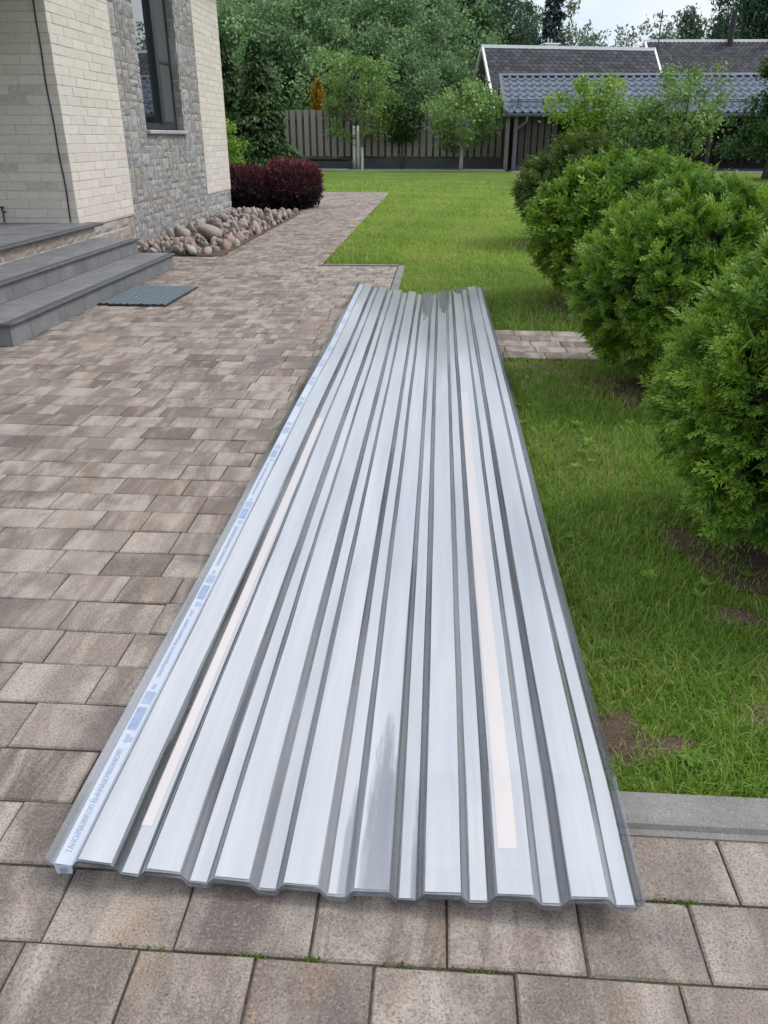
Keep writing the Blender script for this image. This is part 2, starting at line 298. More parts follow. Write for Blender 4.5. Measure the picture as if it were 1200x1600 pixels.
class MB:
    """collects boxes, tubes, prisms"""
    def __init__(s): s.V = []; s.F = {3: [], 4: []}; s.n = 0; s.A = []
    def add(s, V, F, a=0):
        V = np.asarray(V, float)
        for f in F:
            s.F.setdefault(len(f), []).append([i+s.n for i in f])
        s.V.append(V); s.A.append(np.full(len(V), a)); s.n += len(V); return s
    def box(s, x0, x1, y0, y1, z0, z1, c=0, a=0):
        """box, optional chamfer c on the upper edges"""
        if c <= 0:
            V = [(x, y, z) for z in (z0, z1) for x, y in ((x0, y0), (x1, y0), (x1, y1), (x0, y1))]
            return s.add(V, [(3, 2, 1, 0), (4, 5, 6, 7), (0, 1, 5, 4), (1, 2, 6, 5), (2, 3, 7, 6), (3, 0, 4, 7)], a)
        V = []
        for z, k in ((z0, c), (z0+c, 0), (z1-c, 0), (z1, c)):
            V += [(x0+k, y0+k, z), (x1-k, y0+k, z), (x1-k, y1-k, z), (x0+k, y1-k, z)]
        F = [(3, 2, 1, 0), (12, 13, 14, 15)]
        for l in range(3):
            for i in range(4): j = (i+1) % 4; F.append((l*4+i, l*4+j, l*4+4+j, l*4+4+i))
        return s.add(V, F, a)
    def tube(s, pts, rad, k=8, cap=True, a=0):
        pts = [Vector(p) for p in pts]; n = len(pts)
        if not hasattr(rad, '__len__'): rad = [rad]*n
        V = []
        for i, p in enumerate(pts):
            d = (pts[min(i+1, n-1)]-pts[max(i-1, 0)]).normalized()
            u = d.orthogonal().normalized() if i == 0 else (u - d*u.dot(d)).normalized()
            v = d.cross(u)
            V += [tuple(p+(u*math.cos(t)+v*math.sin(t))*rad[i]) for t in [2*math.pi*q/k for q in range(k)]]
        F = []
        for i in range(n-1):
            for q in range(k): r_ = (q+1) % k; F.append((i*k+q, i*k+r_, (i+1)*k+r_, (i+1)*k+q))
        if cap: F += [tuple(range(k-1, -1, -1)), tuple(range((n-1)*k, n*k))]
        return s.add(V, F, a)
    def prism(s, poly, axis, a0, a1, a=0):
        """extrude 2D polygon (list of (u,v)) along an axis; axis 'x': (y,z), 'y': (x,z), 'z': (x,y)"""
        f = {'x': lambda t, u, v: (t, u, v), 'y': lambda t, u, v: (u, t, v), 'z': lambda t, u, v: (u, v, t)}[axis]
        n = len(poly); V = [f(a0, *p) for p in poly]+[f(a1, *p) for p in poly]
        F = [tuple(range(n-1, -1, -1)), tuple(range(n, 2*n))]+[(i, (i+1) % n, n+(i+1) % n, n+i) for i in range(n)]
        return s.add(V, F, a)
    def mesh(s, name, mat, smooth=False):
        me = npmesh(name, np.concatenate(s.V), [np.array(v) for v in s.F.values() if v], [mat], np.concatenate(s.A), smooth)
        import bmesh
        bm = bmesh.new(); bm.from_mesh(me); bmesh.ops.recalc_face_normals(bm, faces=bm.faces); bm.to_mesh(me); bm.free(); return me
    def build(s, name, mat, parent=None, smooth=False, **kw): return ob(name, s.mesh(name, mat, smooth), parent, **kw)

PB = Vector((0, 0, 1.4))
_mw = Matrix.LocRotScale(camo.location, camo.rotation_euler, None).inverted()
def seen(p):
    """how large a metre shows at p (px) or 0 when outside the photograph; used only to choose which pieces become single parts"""
    q = _mw @ Vector(p)
    if q.z > -.1: return 0
    x = 1215*q.x/-q.z; y = 1215*q.y/-q.z
    return 1215/-q.z if abs(x) < 640 and abs(y) < 840 else 0

# ================================================================== SETTING
# ground
S_ = 600
g = npmesh('lawn', [(-S_, -60, -.02), (S_, -60, -.02), (S_, 900, -.02), (-S_, 900, -.02)], np.array([(0, 1, 2, 3)]), [M_LAWN])
tag(ob('lawn', g), kind='structure')

# paving: rows 172 mm deep
ROW = .172; Y0 = .947
PAVE = empty('paving', kind='structure')
b = MB()
def regions(Y):
    out = []
    if Y < 1.27: out.append((-8.5, 3.2))
    elif Y < 9.77: out.append((-8.5, -.485))
    elif Y < 20: out.append((-2.8, -1.62) if Y > 10.46 else (-4.2, -1.46))
    elif Y < 23.8: out.append((-9, -1.62))
    return out
LEN = [.19, .225, .262, .3]
pm = {}
for q in LEN:
    pm[q] = MB().box(-(q-.0045)/2, (q-.0045)/2, -(ROW-.0045)/2, (ROW-.0045)/2, -.05, 0, .004).mesh('paver', M_PAV)
cand = []; k = -4
while True:
    yc = Y0+ROW*(k+.5)
    if yc > 23.8: break
    for xa, xb in regions(yc):
        x = xa - random.random()*.2
        while x < xb-.02:
            q = random.choice(LEN); 
            if x+q > xb-.05: q = xb-x
            cand.append((x+q/2, yc, q)); x += q
    k += 1
# border course along the path edge and crosswise strip of paving on the lawn
for i in range(58):
    yy = 9.9+.24*i
    if yy < 23.7: cand.append((-1.52, yy, -.24))
for j in range(5):
    x = -.46-random.random()*.2
    while x < 2.7:
        q = random.choice([.225, .262, .3]); cand.append((x+q/2, 5.545+.178*j, q)); x += q
def score(c):
    x, y, q = c
    if -.72 < x < .42 and 1.1 < y < 7.7: return 0
    if x < -3.2 and 5.7 < y < 10.2: return 0
    return seen((x, y, 0))*abs(q)
cand.sort(key=score, reverse=True)
rest = MB()
for i, (x, y, q) in enumerate(cand):
    dz = random.uniform(-.0028, .002)
    if i < 300 and q in pm:
        ob('paver', pm[q], PAVE, (x, y, dz), (random.uniform(-.009, .009), random.uniform(-.009, .009), random.uniform(-.007, .007)), (1, .998+random.random()*.004, 1))
    else:
        if q < 0: rest.box(x-.1, x+.1, y+q/2+.003, y-q/2-.003, -.05, dz+.003, .004, random.random())
        else: rest.box(x-q/2+.0025, x+q/2-.0025, y-ROW/2+.0025, y+ROW/2-.0025, -.05, dz, .004, random.random())
tag(rest.build('far_pavers', M_PAV, PAVE), kind='stuff')
jb = MB()
for (xa, xb, ya, yb) in [(-8.7, 3.2, .1, 1.27), (-8.7, -.47, 1.27, 9.78), (-4.3, -1.4, 9.78, 10.46), (-2.83, -1.4, 10.46, 20), (-9.1, -1.4, 20, 23.85), (-.6, 2.7, 5.45, 6.36)]:
    jb.add([(xa, ya, -.0065), (xb, ya, -.0065), (xb, yb, -.0065), (xa, yb, -.0065)], [(0, 1, 2, 3)])
jb.build('joint_sand', M_JOINT, PAVE)
# moss tufts in the joints near the camera
mo = MB()
for (xm, ym, n) in [(.52, 1.118, 26), (.62, 1.116, 14), (-.2, .947, 10), (-.33, .947, 12), (.0, .947, 8), (.12, .947, 8), (-.42, .86, 8), (.66, 1.27, 14), (-.52, .948, 7)]:
    for i in range(n):
        x = xm+random.gauss(0, .022); y = ym+random.gauss(0, .0022); h = random.uniform(.003, .008); s = .003
        mo.add([(x-s, y-s, -.004), (x+s, y-s, -.004), (x+s, y+s, -.004), (x-s, y+s, -.004), (x, y, h-.002)], [(0, 1, 4), (1, 2, 4), (2, 3, 4), (3, 0, 4)], .6+.3*random.random())
tag(mo.build('moss', M_YEW), 'bright green moss growing in the joints of the near paving', 'moss', kind='stuff')

# kerbs
def kerb(name, x0, x1, y0, y1, z1, along='x', label=None):
    b = MB(); c = .022
    if along == 'x': b.prism([(y0-.012, -.1), (y1, -.1), (y1, z1-.004), (y1-.006, z1), (y0+c, z1), (y0+.006, z1-.007), (y0, z1-.02), (y0, .012), (y0-.012, .006)], 'x', x0, x1)
    else: b.prism([(x0, -.1), (x1, -.1), (x1, z1-.004), (x1-.004, z1), (x0+.004, z1), (x0, z1-.004)], 'y', y0, y1)
    return b.build(name, M_KERB, KERB)
KERB = empty('kerb', kind='structure')
kerb('kerb_stone', .164, 1.16, 1.29, 1.386, .03); kerb('kerb_stone', 1.164, 2.16, 1.291, 1.387, .03); kerb('kerb_stone', 2.164, 3.2, 1.291, 1.387, .03)
for i in range(9): kerb('kerb_stone', -.475, -.395, 1.3+.945*i, 1.3+.945*i+.941, .006, 'y')
MB().box(-1.4, -.477, 9.79, 9.86, -.1, .004, .004).build('kerb_stone', M_KERB, KERB)
EDGE = empty('lawn_edging', kind='structure')
MB().box(-14, 3.0, 40.0, 40.25, -.1, .03).build('edging_board', M_PALE, EDGE)
MB().box(1.1, 3.0, 40.3, 41.3, -.1, .035).build('edging_slab', M_PALE, EDGE)
MB().box(3.2, 20, 38.6, 38.9, -.1, .03).build('edging_board', M_PALE, EDGE)

# ================================================================== HOUSE
HOUSE = empty('house', (-4.24, 9.49, 0), label='cream brick house with grey stone bay and dark window at left', cat='house')
HX, HY = -4.24, 9.49
def hob(name, me, parent=HOUSE, loc=(0, 0, 0), **kw):
    """place by world coordinates below HOUSE"""
    l = Vector(loc)-(Vector((HX, HY, 0)) if parent is HOUSE else Vector((0, 0, 0)))
    return ob(name, me, parent, l, **kw)
def hb(mb, name, mat, parent=HOUSE): return hob(name, mb.mesh(name, mat), parent)
ZT = 4.3
# mortar backing (set behind the brick faces)
fw_ = hb(MB().box(-7.6, HX-.0022, HY+.0022, HY+.14, .40, ZT), 'front_wall', M_MORTAR)
nw_ = hb(MB().box(HX-.16, HX-.0022, HY+.16, 11.32, .43, ZT), 'side_wall', M_MORTAR)
fr_ = hb(MB().box(HX-.16, HX-.0022, 15.1, 16.84, .46, ZT), 'rear_side_wall', M_MORTAR)
bk_ = hb(MB().box(-7.6, HX-.2, 16.7, 16.84, 0, ZT).box(-7.6, -7.4, HY+.2, 16.7, 0, ZT), 'back_wall', M_MORTAR)
BH = .0985
def brick_mesh(L, face):
    nseg = 3; b = MB(); t = .012; c = .0025; H2 = BH-.009
    if face == 'x': b.box(-.06, 0, -L/2, L/2, 0, H2, c)
    else: b.box(-L/2, L/2, 0, .06, 0, H2, c)
    return b.mesh('brick', M_BRICK)
BL = .385
bm_x, bm_y, bm_xh, bm_yh = brick_mesh(BL-.012, 'x'), brick_mesh(BL-.012, 'y'), brick_mesh(BL/2-.012, 'x'), brick_mesh(BL/2-.012, 'y')
bl = []
def course(face, wall, a0, a1, z0):
    n = 0; z = z0
    while z < ZT-.1:
        a = a0 - (BL/2 if n % 2 else 0) - (0 if n % 3 else .06)
        while a < a1-.03:
            s, e = max(a, a0), min(a+BL, a1)
            if e-s > .03: bl.append((face, wall, (s+e)/2, e-s, z))
            a += BL
        z += BH; n += 1
course('y', fw_, -7.5, HX, .45); course('x', nw_, HY, 11.3, .45); course('x', fr_, 15.12, 16.84, .48)
def bpos(t):
    f, wl, a, L_, z = t
    return Vector((a, HY, z)) if f == 'y' else Vector((HX, a, z))
bl.sort(key=lambda t: seen(bpos(t)), reverse=True)
restb = {}
for i, t in enumerate(bl):
    f, wl, a, L_, z = t; p = bpos(t); j = random.uniform(-.0015, .0025)
    if i < 300 and seen(p) > 0:
        sc = L_/BL
        o = ob('brick', bm_y if f == 'y' else bm_x, wl, p-Vector((HX, HY, 0))-Vector(wl.location)+Vector((0, 0, 0)))
        o.location = p + (Vector((0, j, 0)) if f == 'y' else Vector((j, 0, 0)))
        o.scale = (sc, 1, 1) if f == 'y' else (1, sc, 1)
    else:
        b = restb.setdefault(f, MB()); e = L_/2-.006
        if f == 'y': b.box(a-e, a+e, HY+j, HY+.06, z, z+BH-.009, .0025, random.random())
        else: b.box(HX-.06, HX+j, a-e, a+e, z, z+BH-.009, .0025, random.random())
rb = MB()
for f in restb:
    q = restb[f]; rb.V += q.V; rb.A += q.A
    for kk in q.F:
        if q.F[kk]: rb.F.setdefault(kk, []).extend((np.array(q.F[kk])+rb.n).tolist())
    rb.n += q.n
if rb.n: tag(hb(rb, 'upper_bricks', M_BRICK), kind='stuff')
# children of walls were placed in world space: shift by the wall's parent offset
# stone cladding: random ashlar packing on a grid
SX = HX-.012
STW = hb(MB().box(SX-.5, SX-.006, 11.3, 12.245, 0, ZT).box(SX-.5, SX-.006, 14.12, 15.1, 0, ZT).box(SX-.5, SX-.006, 12.245, 14.12, 0, 1.49).box(SX-.5, SX-.006, 12.245, 14.12, 3.5, ZT)
         .box(SX-.3, SX-.009, HY+.02, 11.3, 0, .43).box(SX-.3, SX-.003, 15.1, 16.83, 0, .46), 'stone_wall', M_SMORTAR)
def stone_piece(u0, u1, z0, z1, parent, x, rs, ax='x', dirn=1, mat=None, d=.02, y=None):
    """rough faced stone; face grid 5x4 pushed out unevenly, back edge on the wall"""
    nu = max(3, min(6, int((u1-u0)/.05)+2)); nz = max(3, min(5, int((z1-z0)/.05)+2))
    V = []; g_ = .009
    ph = rs.random(4)*6
    for j in range(nz):
        for i in range(nu):
            fu, fz = i/(nu-1), j/(nz-1); edge = (i in (0, nu-1)) or (j in (0, nz-1))
            du = rs.normal(0, .004) if edge else rs.normal(0, .006); dz_ = rs.normal(0, .004) if edge else rs.normal(0, .006)
            h = (.003 if edge else d*(.55+.45*math.sin(ph[0]+fu*5)*math.sin(ph[1]+fz*4))+rs.normal(0, .004))
            V.append((h, u0+g_+(u1-u0-2*g_)*fu+du, z0+g_+(z1-z0-2*g_)*fz+dz_))
    n = len(V); F = [(j*nu+i, j*nu+i+1, (j+1)*nu+i+1, (j+1)*nu+i) for j in range(nz-1) for i in range(nu-1)]
    ring = [i for i in range(nu)]+[j*nu+nu-1 for j in range(1, nz)]+[(nz-1)*nu+i for i in range(nu-2, -1, -1)]+[j*nu for j in range(nz-2, 0, -1)]
    V += [(-.02, V[i][1], V[i][2]) for i in ring]; m_ = len(ring)
    F += [(ring[q], ring[(q+1) % m_], n+(q+1) % m_, n+q) for q in range(m_)]
    if ax == 'x': W = [(x+a, u, z) for a, u, z in V]
    else: W = [(u, y-a*dirn, z) for a, u, z in V]
    c = Vector(np.mean(np.array(W), 0))
    me = MB().add(np.array(W)-np.array(c), F).mesh('stone', mat or M_STONE)
    return ob('stone', me, parent, c)
def pack(a0, a1, z0, z1, hole, cell, fn, rs):
    nu = int(round((a1-a0)/cell[0])); nz = int(round((z1-z0)/cell[1])); occ = np.zeros((nu, nz), bool); cu = (a1-a0)/nu; cz = (z1-z0)/nz
    for i in range(nu):
        for j in range(nz):
            yy, zz = a0+(i+.5)*cu, z0+(j+.5)*cz
            if hole and hole[0] < yy < hole[1] and hole[2] < zz < hole[3]: occ[i, j] = True
    for j in range(nz):
        for i in range(nu):
            if occ[i, j]: continue
            w_, h_ = [(2, 1), (2, 2), (3, 2), (1, 1), (1, 2), (3, 1), (2, 3), (3, 3), (1, 3)][rs.choice(9, p=[.16, .2, .16, .08, .13, .1, .09, .04, .04])]
            while w_ > 1 and (i+w_ > nu or occ[i:i+w_, j].any()): w_ -= 1
            while h_ > 1 and (j+h_ > nz or occ[i:i+w_, j:j+h_].any()): h_ -= 1
            occ[i:i+w_, j:j+h_] = True
            fn(a0+i*cu, a0+(i+w_)*cu, z0+j*cz, z0+(j+h_)*cz)
rs = np.random.default_rng(3)
WY0, WY1, WZ0, WZ1 = 12.245, 14.12, 1.49, 3.5
pack(11.31, 15.1, .0, 3.78, (WY0, WY1, WZ0, WZ1), (.118, .092), lambda a, b_, c, d: stone_piece(a, b_, c, d, STW, SX, rs), rs)
pack(HY+.1, 11.31, .0, .44, None, (.2, .15), lambda a, b_, c, d: stone_piece(a, b_, c, d, STW, SX-.01, rs, mat=M_PLINTH, d=.02), rs)
pack(15.1, 16.84, .0, .47, None, (.15, .115), lambda a, b_, c, d: stone_piece(a, b_, c, d, STW, SX-.004, rs, d=.022), rs)
# reveal stones (far side of the window, facing the camera) and near side
zz = WZ0+.02
while zz < 3.45:
    hh = rs.choice([.18, .26, .32]); 
    stone_piece(SX-.12, SX+.005, zz, min(zz+hh, 3.5), STW, 0, rs, ax='y', dirn=1, y=WY1-.004, d=.012)
    zz += hh
# window
WIN = hb(MB().box(SX-.19, SX-.12, WY0-.02, WY0+.06, WZ0+.03, 3.5).box(SX-.19, SX-.12, WY1-.06, WY1, WZ0+.03, 3.5).box(SX-.19, SX-.12, WY0+.06, WY1-.06, WZ0+.03, WZ0+.11)
         .box(SX-.19, SX-.12, WY0+.06, WY1-.06, 3.42, 3.5).box(SX-.19, SX-.095, 13.3, 13.46, WZ0+.11, 3.42), 'window', M_ANTH)
def kid(mb, name, mat, par, smooth=False): return ob(name, mb.mesh(name, mat, smooth), par)
def wkid(mb, name, mat): return kid(mb, name, mat, WIN)
wkid(MB().box(SX-.17, SX-.155, WY0+.06, 13.3, WZ0+.11, 3.42), 'pane', M_GLASS)
wkid(MB().box(SX-.17, SX-.158, 13.46, WY1-.06, WZ0+.11, 3.42), 'pane', M_GLASS)
sc_ = MB().box(SX-.132, SX-.128, 13.49, WY1-.09, WZ0+.14, 3.4)
wkid(sc_, 'insect_screen', M_SCREEN)
wkid(MB().box(SX-.135, SX-.115, 13.46, 13.49, WZ0+.11, 3.42).box(SX-.135, SX-.115, WY1-.09, WY1-.06, WZ0+.11, 3.42).box(SX-.135, SX-.115, 13.49, WY1-.09, WZ0+.11, WZ0+.14).box(SX-.135, SX-.115, 13.49, WY1-.09, 2.44, 2.475), 'screen_frame', M_ANTH)
hb(MB().box(SX-.12, SX+.065, WY0-.03, 13.0, WZ0-.045, WZ0+.012, .012).box(SX-.12, SX+.065, 13.004, WY1-.01, WZ0-.045, WZ0+.012, .012), 'window_sill', plain('sill_stone', (.33, .335, .345), .7, 9, .12))
# roof above the picture (keeps the porch in shade)
hb(MB().box(-8, HX+.5, HY-.1, 17.3, ZT, ZT+.14).box(-8, HX+.25, 4.4, HY-.05, 3.02, 3.2), 'eave', M_SOFFIT)
# cable and tap on the front wall
cb = MB(); pts = [(-4.345+.012*math.sin(z*2.3)+.004*math.sin(z*9), HY-.008, z) for z in np.linspace(.5, 3.9, 60)]
cb.tube(pts, .0085, 6); hb(cb, 'cable', M_BLACK)
tp = MB().tube([(-5.115, HY, .61), (-5.115, HY-.05, .61), (-5.115, HY-.06, .55), (-5.11, HY-.065, .5)], .011, 8).tube([(-5.13, HY-.03, .61), (-5.13, HY-.03, .66)], .012, 8).box(-5.15, -5.11, HY-.045, HY-.02, .655, .672)
hb(tp, 'tap', M_ANTH)

# ================================================================== PORCH
PORCH = empty('porch', (-3.13, 5.55, 0), label='grey tiled porch with two long steps and a dark nosing by the brick wall', cat='porch')
def pk(mb, name, mat, parent=PORCH, smooth=False):
    o = ob(name, mb.mesh(name, mat, smooth), parent)
    if parent is PORCH: o.location = -Vector((-3.13, 5.55, 0))
    return o
YE = 9.42
def step(xf, xb, z0, z1, ya, yb, name, off):
    core = pk(MB().box(xb, xf-.012, ya+.012, yb-.004, z0, z1-.028), name, M_GROUT)
    y = ya; i = 0
    while y < yb-.05:                                    # tread slabs
        e = min(y+.6+off*(i == 0), yb)
        kid(MB().box(xb, xf-.05, y+.0015, e-.0015, z1-.027, z1, .002), 'tread_tile', M_TILE, core)
        kid(MB().prism([(xf-.05, z1-.028), (xf+.016, z1-.028), (xf+.024, z1-.022), (xf+.026, z1-.012), (xf+.02, z1-.003), (xf+.008, z1-.0005), (xf-.05, z1-.0005)], 'y', y+.001, e-.001), 'nosing', M_NOSE, core)
        y = e; i += 1
    y = ya; i = 0
    ln = [.3, .3, .6, .42, .3, .36, .3, .6, .3, .3]
    while y < yb-.02:                                    # riser tiles
        e = min(y+ln[(i+int(off*10)) % len(ln)], yb)
        kid(MB().box(xf-.011, xf, y+.002, e-.002, z0+.002, z1-.03), 'riser_tile', M_TILE, core); y = e; i += 1
    x = xf-.012
    while x > xb:                                        # end tiles facing the camera
        e = max(x-.4, xb); kid(MB().box(e+.002, x, ya, ya+.011, z0+.002, z1-.03), 'riser_tile', M_TILE, core); x = e
    kid(MB().box(xb, xf+.02, ya-.024, ya, z1-.028, z1-.0008, .004), 'nosing', M_NOSE, core)
step(-3.13, -6.6, 0, .172, 5.55, YE, 'lower_step', .1)
step(-3.555, -6.6, .173, .335, 5.1, YE+.02, 'upper_step', .35)
cp = pk(MB().box(-7.4, -4.06, 4.6, YE+.06, .0, .455), 'platform', M_SMORTAR)
y = 5.0
while y < YE: 
    e = y+rs.uniform(.22, .36); stone_piece(y, min(e, YE+.05), .337, .458, cp, -4.06, rs, mat=M_PLINTH, d=.02); y = e
y = 4.6
while y < HY-.05:
    e = min(y+.6, HY-.003); x = -4.075
    kid(MB().prism([(-4.075, .457), (-4.01, .457), (-3.999, .464), (-3.997, .476), (-4.003, .486), (-4.016, .49), (-4.075, .49)], 'y', y+.001, e-.001), 'nosing', M_NOSE, cp)
    while x > -7.3:
        kid(MB().box(x-.597, x-.0015, y+.0015, e-.0015, .457, .49, .002), 'tread_tile', M_TILE, cp); x -= .6
    y = e
kid(MB().prism([(-4.2, .457), (-4.01, .457), (-3.999, .464), (-3.997, .476), (-4.003, .486), (-4.016, .49), (-4.2, .49)], 'y', HY-.002, HY+.13), 'nosing', M_NOSE, cp)

DM = empty('doormat', (-2.8, 7.6, 0), R(-1), 'blue grey bristle doormat on the paving by the lowest step', 'doormat')
MB().box(-.33, .33, -.5, .5, .004, .014, .003).build('rubber_edge', M_RUBBER, DM)
nm = 26; V = []; 
b = MB()
xs = np.linspace(-.315, .315, 30); ys = np.linspace(-.485, .485, 46)
G = np.array([(x, y, .02+.004*math.sin(i*2.1)+rs.normal(0, .0018)) for j, y in enumerate(ys) for i, x in enumerate(xs)])
F = [(j*30+i, j*30+i+1, (j+1)*30+i+1, (j+1)*30+i) for j in range(45) for i in range(29)]
ob('carpet_top', npmesh('carpet_top', G, np.array(F), [M_MAT]), DM)

# ================================================================== STONE BED
BED = MB(); BED.add([(-4.3, 10.46, .006), (-2.82, 10.46, .006), (-2.82, 16.9, .006), (-4.3, 16.9, .006)], [(0, 1, 2, 3)])
BED = tag(BED.build('stone_bed', M_SOIL), kind='structure')
def ico(sub):
    import bmesh
    bm = bmesh.new(); bmesh.ops.create_icosphere(bm, subdivisions=sub, radius=1); V = np.array([v.co[:] for v in bm.verts]); F = np.array([[v.index for v in f.verts] for f in bm.faces]); bm.free(); return V, F
IV, IF = ico(2)
def lump(V, rs, amp=.18, f=1.4):
    out = V.copy(); d = np.zeros(len(V))
    for _ in range(5):
        k = rs.normal(0, f, 3); d += np.sin(V@k+rs.random()*6.28)
    out = out*(1+amp*d/2.2)[:, None]
    for _ in range(5):                                   # flattened facets
        nrm = rs.normal(0, 1, 3); nrm /= np.linalg.norm(nrm); h = rs.uniform(.5, .8); e = out@nrm; out = out-np.outer(np.maximum(e-h, 0)*.75, nrm)
    return out
rock_me = [npmesh('stone', lump(IV, rs), IF, [M_RIVER], smooth=True) for _ in range(10)]
nrk = 0; placed = []
for t in range(6000):
    y = rs.uniform(10.52, 16.95); x = rs.uniform(-4.2, -2.86); 
    if x < -4.02 and y < 10.6: continue
    s = float(rs.choice([.042, .056, .072, .092], p=[.3, .36, .26, .08]))*(1 if y < 13 else 1.05)
    if any((x-a)**2+(y-b_)**2 < (.86*(s+c))**2 for a, b_, c in placed): continue
    placed.append((x, y, s)); nrk += 1
    ob('stone', rock_me[nrk % 10], BED, (x, y, s*.35+rs.uniform(0, .02)+.03*max(0, 1-(x+4.2))), (rs.random()*6, rs.random()*6, rs.random()*6), (s*rs.uniform(.95, 1.35), s*rs.uniform(.85, 1.1), s*rs.uniform(.5, .78)))
    if nrk >= 240: break
for t in range(55):                                      # a second layer resting in the gaps
    x, y, s = placed[int(rs.integers(len(placed)))]; s2 = rs.uniform(.05, .085)
    ob('stone', rock_me[t % 10], BED, (min(x+rs.uniform(-.06, .06), -2.93), y+rs.uniform(-.08, .08), s*.7+s2*.55), (rs.random()*6, rs.random()*6, rs.random()*6), (s2*1.25, s2, s2*.75))
ob('boulder', rock_me[2], BED, (-3.35, 11.9, .15), (.3, .2, .6), (.21, .16, .12))

# ================================================================== POLYCARBONATE SHEETS
XA, XB = -.768, .434; YA, YB = 1.078, 7.76
# profile along x: first valley, then crest / valley repeating (x relative to XA), z up
PX = [(0, .016), (.014, .003), (.018, 0), (.052, 0)]; x = .052
flats = [(.018, .052, 0.0)]
sl, cw, vw = .016, .073, .037; ch = .021
while True:
    x0 = x+sl; x1 = x0+cw; PX += [(x0, ch), (x1, ch)]; flats.append((x0, x1, ch))
    x2 = x1+sl; x3 = x2+vw; PX += [(x2, 0), (x3, 0)]; flats.append((x2, x3, 0.0)); x = x3
    if len(flats) >= 17: break
PX += [(x+.016, .019)]
W_ = x+.016; KX = (XB-XA)/W_
_c = [PX[0]]                                             # folded corners are slightly rounded
for i in range(1, len(PX)-1):
    p0, p1, p2 = (Vector(q) for q in PX[i-1:i+2]); a = (p0-p1); b_ = (p2-p1); ra, rb_ = min(.0042, a.length*.3), min(.0042, b_.length*.3)
    A_, B_ = p1+a.normalized()*ra, p1+b_.normalized()*rb_; M__ = p1*.45+(A_+B_)*.275
    _c += [tuple(A_), tuple(M__), tuple(B_)]
PX = _c+[PX[-1]]
xc = XA+.54*(XB-XA)
def sk(X): return -.026*(X-XA)/1.2
def cl(a, b, t): t = max(0, min(1, t)); t = t*t*(3-2*t); return a+(b-a)*t
def lift(X, Y):
    u = (X-xc)/.62; t = (Y-YA)/(YB-YA)
    a = .03+.008*math.sin(Y*1.9)+.035*t
    g0 = cl(.006, .034, (X+.12)/.3)*cl(.3, 1, (Y-YA)/.32)
    return g0+a*(u*u if u < 0 else 1.0*u*u)+.006*math.sin(Y*1.3+X*3)+.012*max(0, -u)*t
NY = 110
YS = np.linspace(YA, YB, NY)
def sheet_mesh(name, dz, dy, dx, mat, shrink=0.0):
    prof = []
    for i in range(len(PX)-1):
        (a, za), (b_, zb) = PX[i], PX[i+1]; n = 3 if abs(b_-a) > .03 else 1
        for q in range(n): prof.append((a+(b_-a)*q/n, za+(zb-za)*q/n))
    prof.append(PX[-1]); prof = np.array(prof); nP = len(prof)
    top = []
    for yv in YS:
        for px, pz in prof:
            X = XA+px*KX+dx; top.append((X, yv+dy+sk(X)+.0012*math.sin(px*30+dz*900), lift(X, yv)+pz+dz))
    top = np.array(top); bot = top-np.array([0, 0, .0012]); V = np.concatenate([top, bot]); n = len(top)
    i = np.arange(nP-1); F = []
    for j in range(NY-1):
        a = j*nP+i; F.append(np.stack([a, a+1, a+nP+1, a+nP], 1))
    F = np.concatenate(F); Fb = F[:, ::-1]+n
    e1 = np.array([(q+1, q, n+q, n+q+1) for q in range(nP-1)]); o_ = (NY-1)*nP; e2 = np.array([(o_+q, o_+q+1, n+o_+q+1, n+o_+q) for q in range(nP-1)])
    e3 = np.array([(j*nP, (j+1)*nP, n+(j+1)*nP, n+j*nP) for j in range(NY-1)]); e4 = np.array([((j+1)*nP+nP-1, j*nP+nP-1, n+j*nP+nP-1, n+(j+1)*nP+nP-1) for j in range(NY-1)])
    return npmesh(name, V, np.concatenate([F, Fb, e1, e2, e3, e4]), [mat])
SH = []
NS = 5; DZ = .0048
for i in range(NS):
    top = i == NS-1
    dx, dy = (0, 0) if top else (random.uniform(-.002, .002), random.uniform(-.005, .006))
    o = ob('corrugated_sheet', sheet_mesh('corrugated_sheet', i*DZ, dy, dx, M_POLY if top else M_POLYLOW))
    tag(o, 'topmost clear corrugated plastic sheet of the long stack, its flats pale with milky film and painted sky sheen' if top else 'clear corrugated plastic sheet, %s from the ground in the stack' % ['lowest', 'second', 'third', 'fourth'][i], 'plastic sheet', 'stacked corrugated sheets')
    SH.append(o)
TOPZ = (NS-1)*DZ
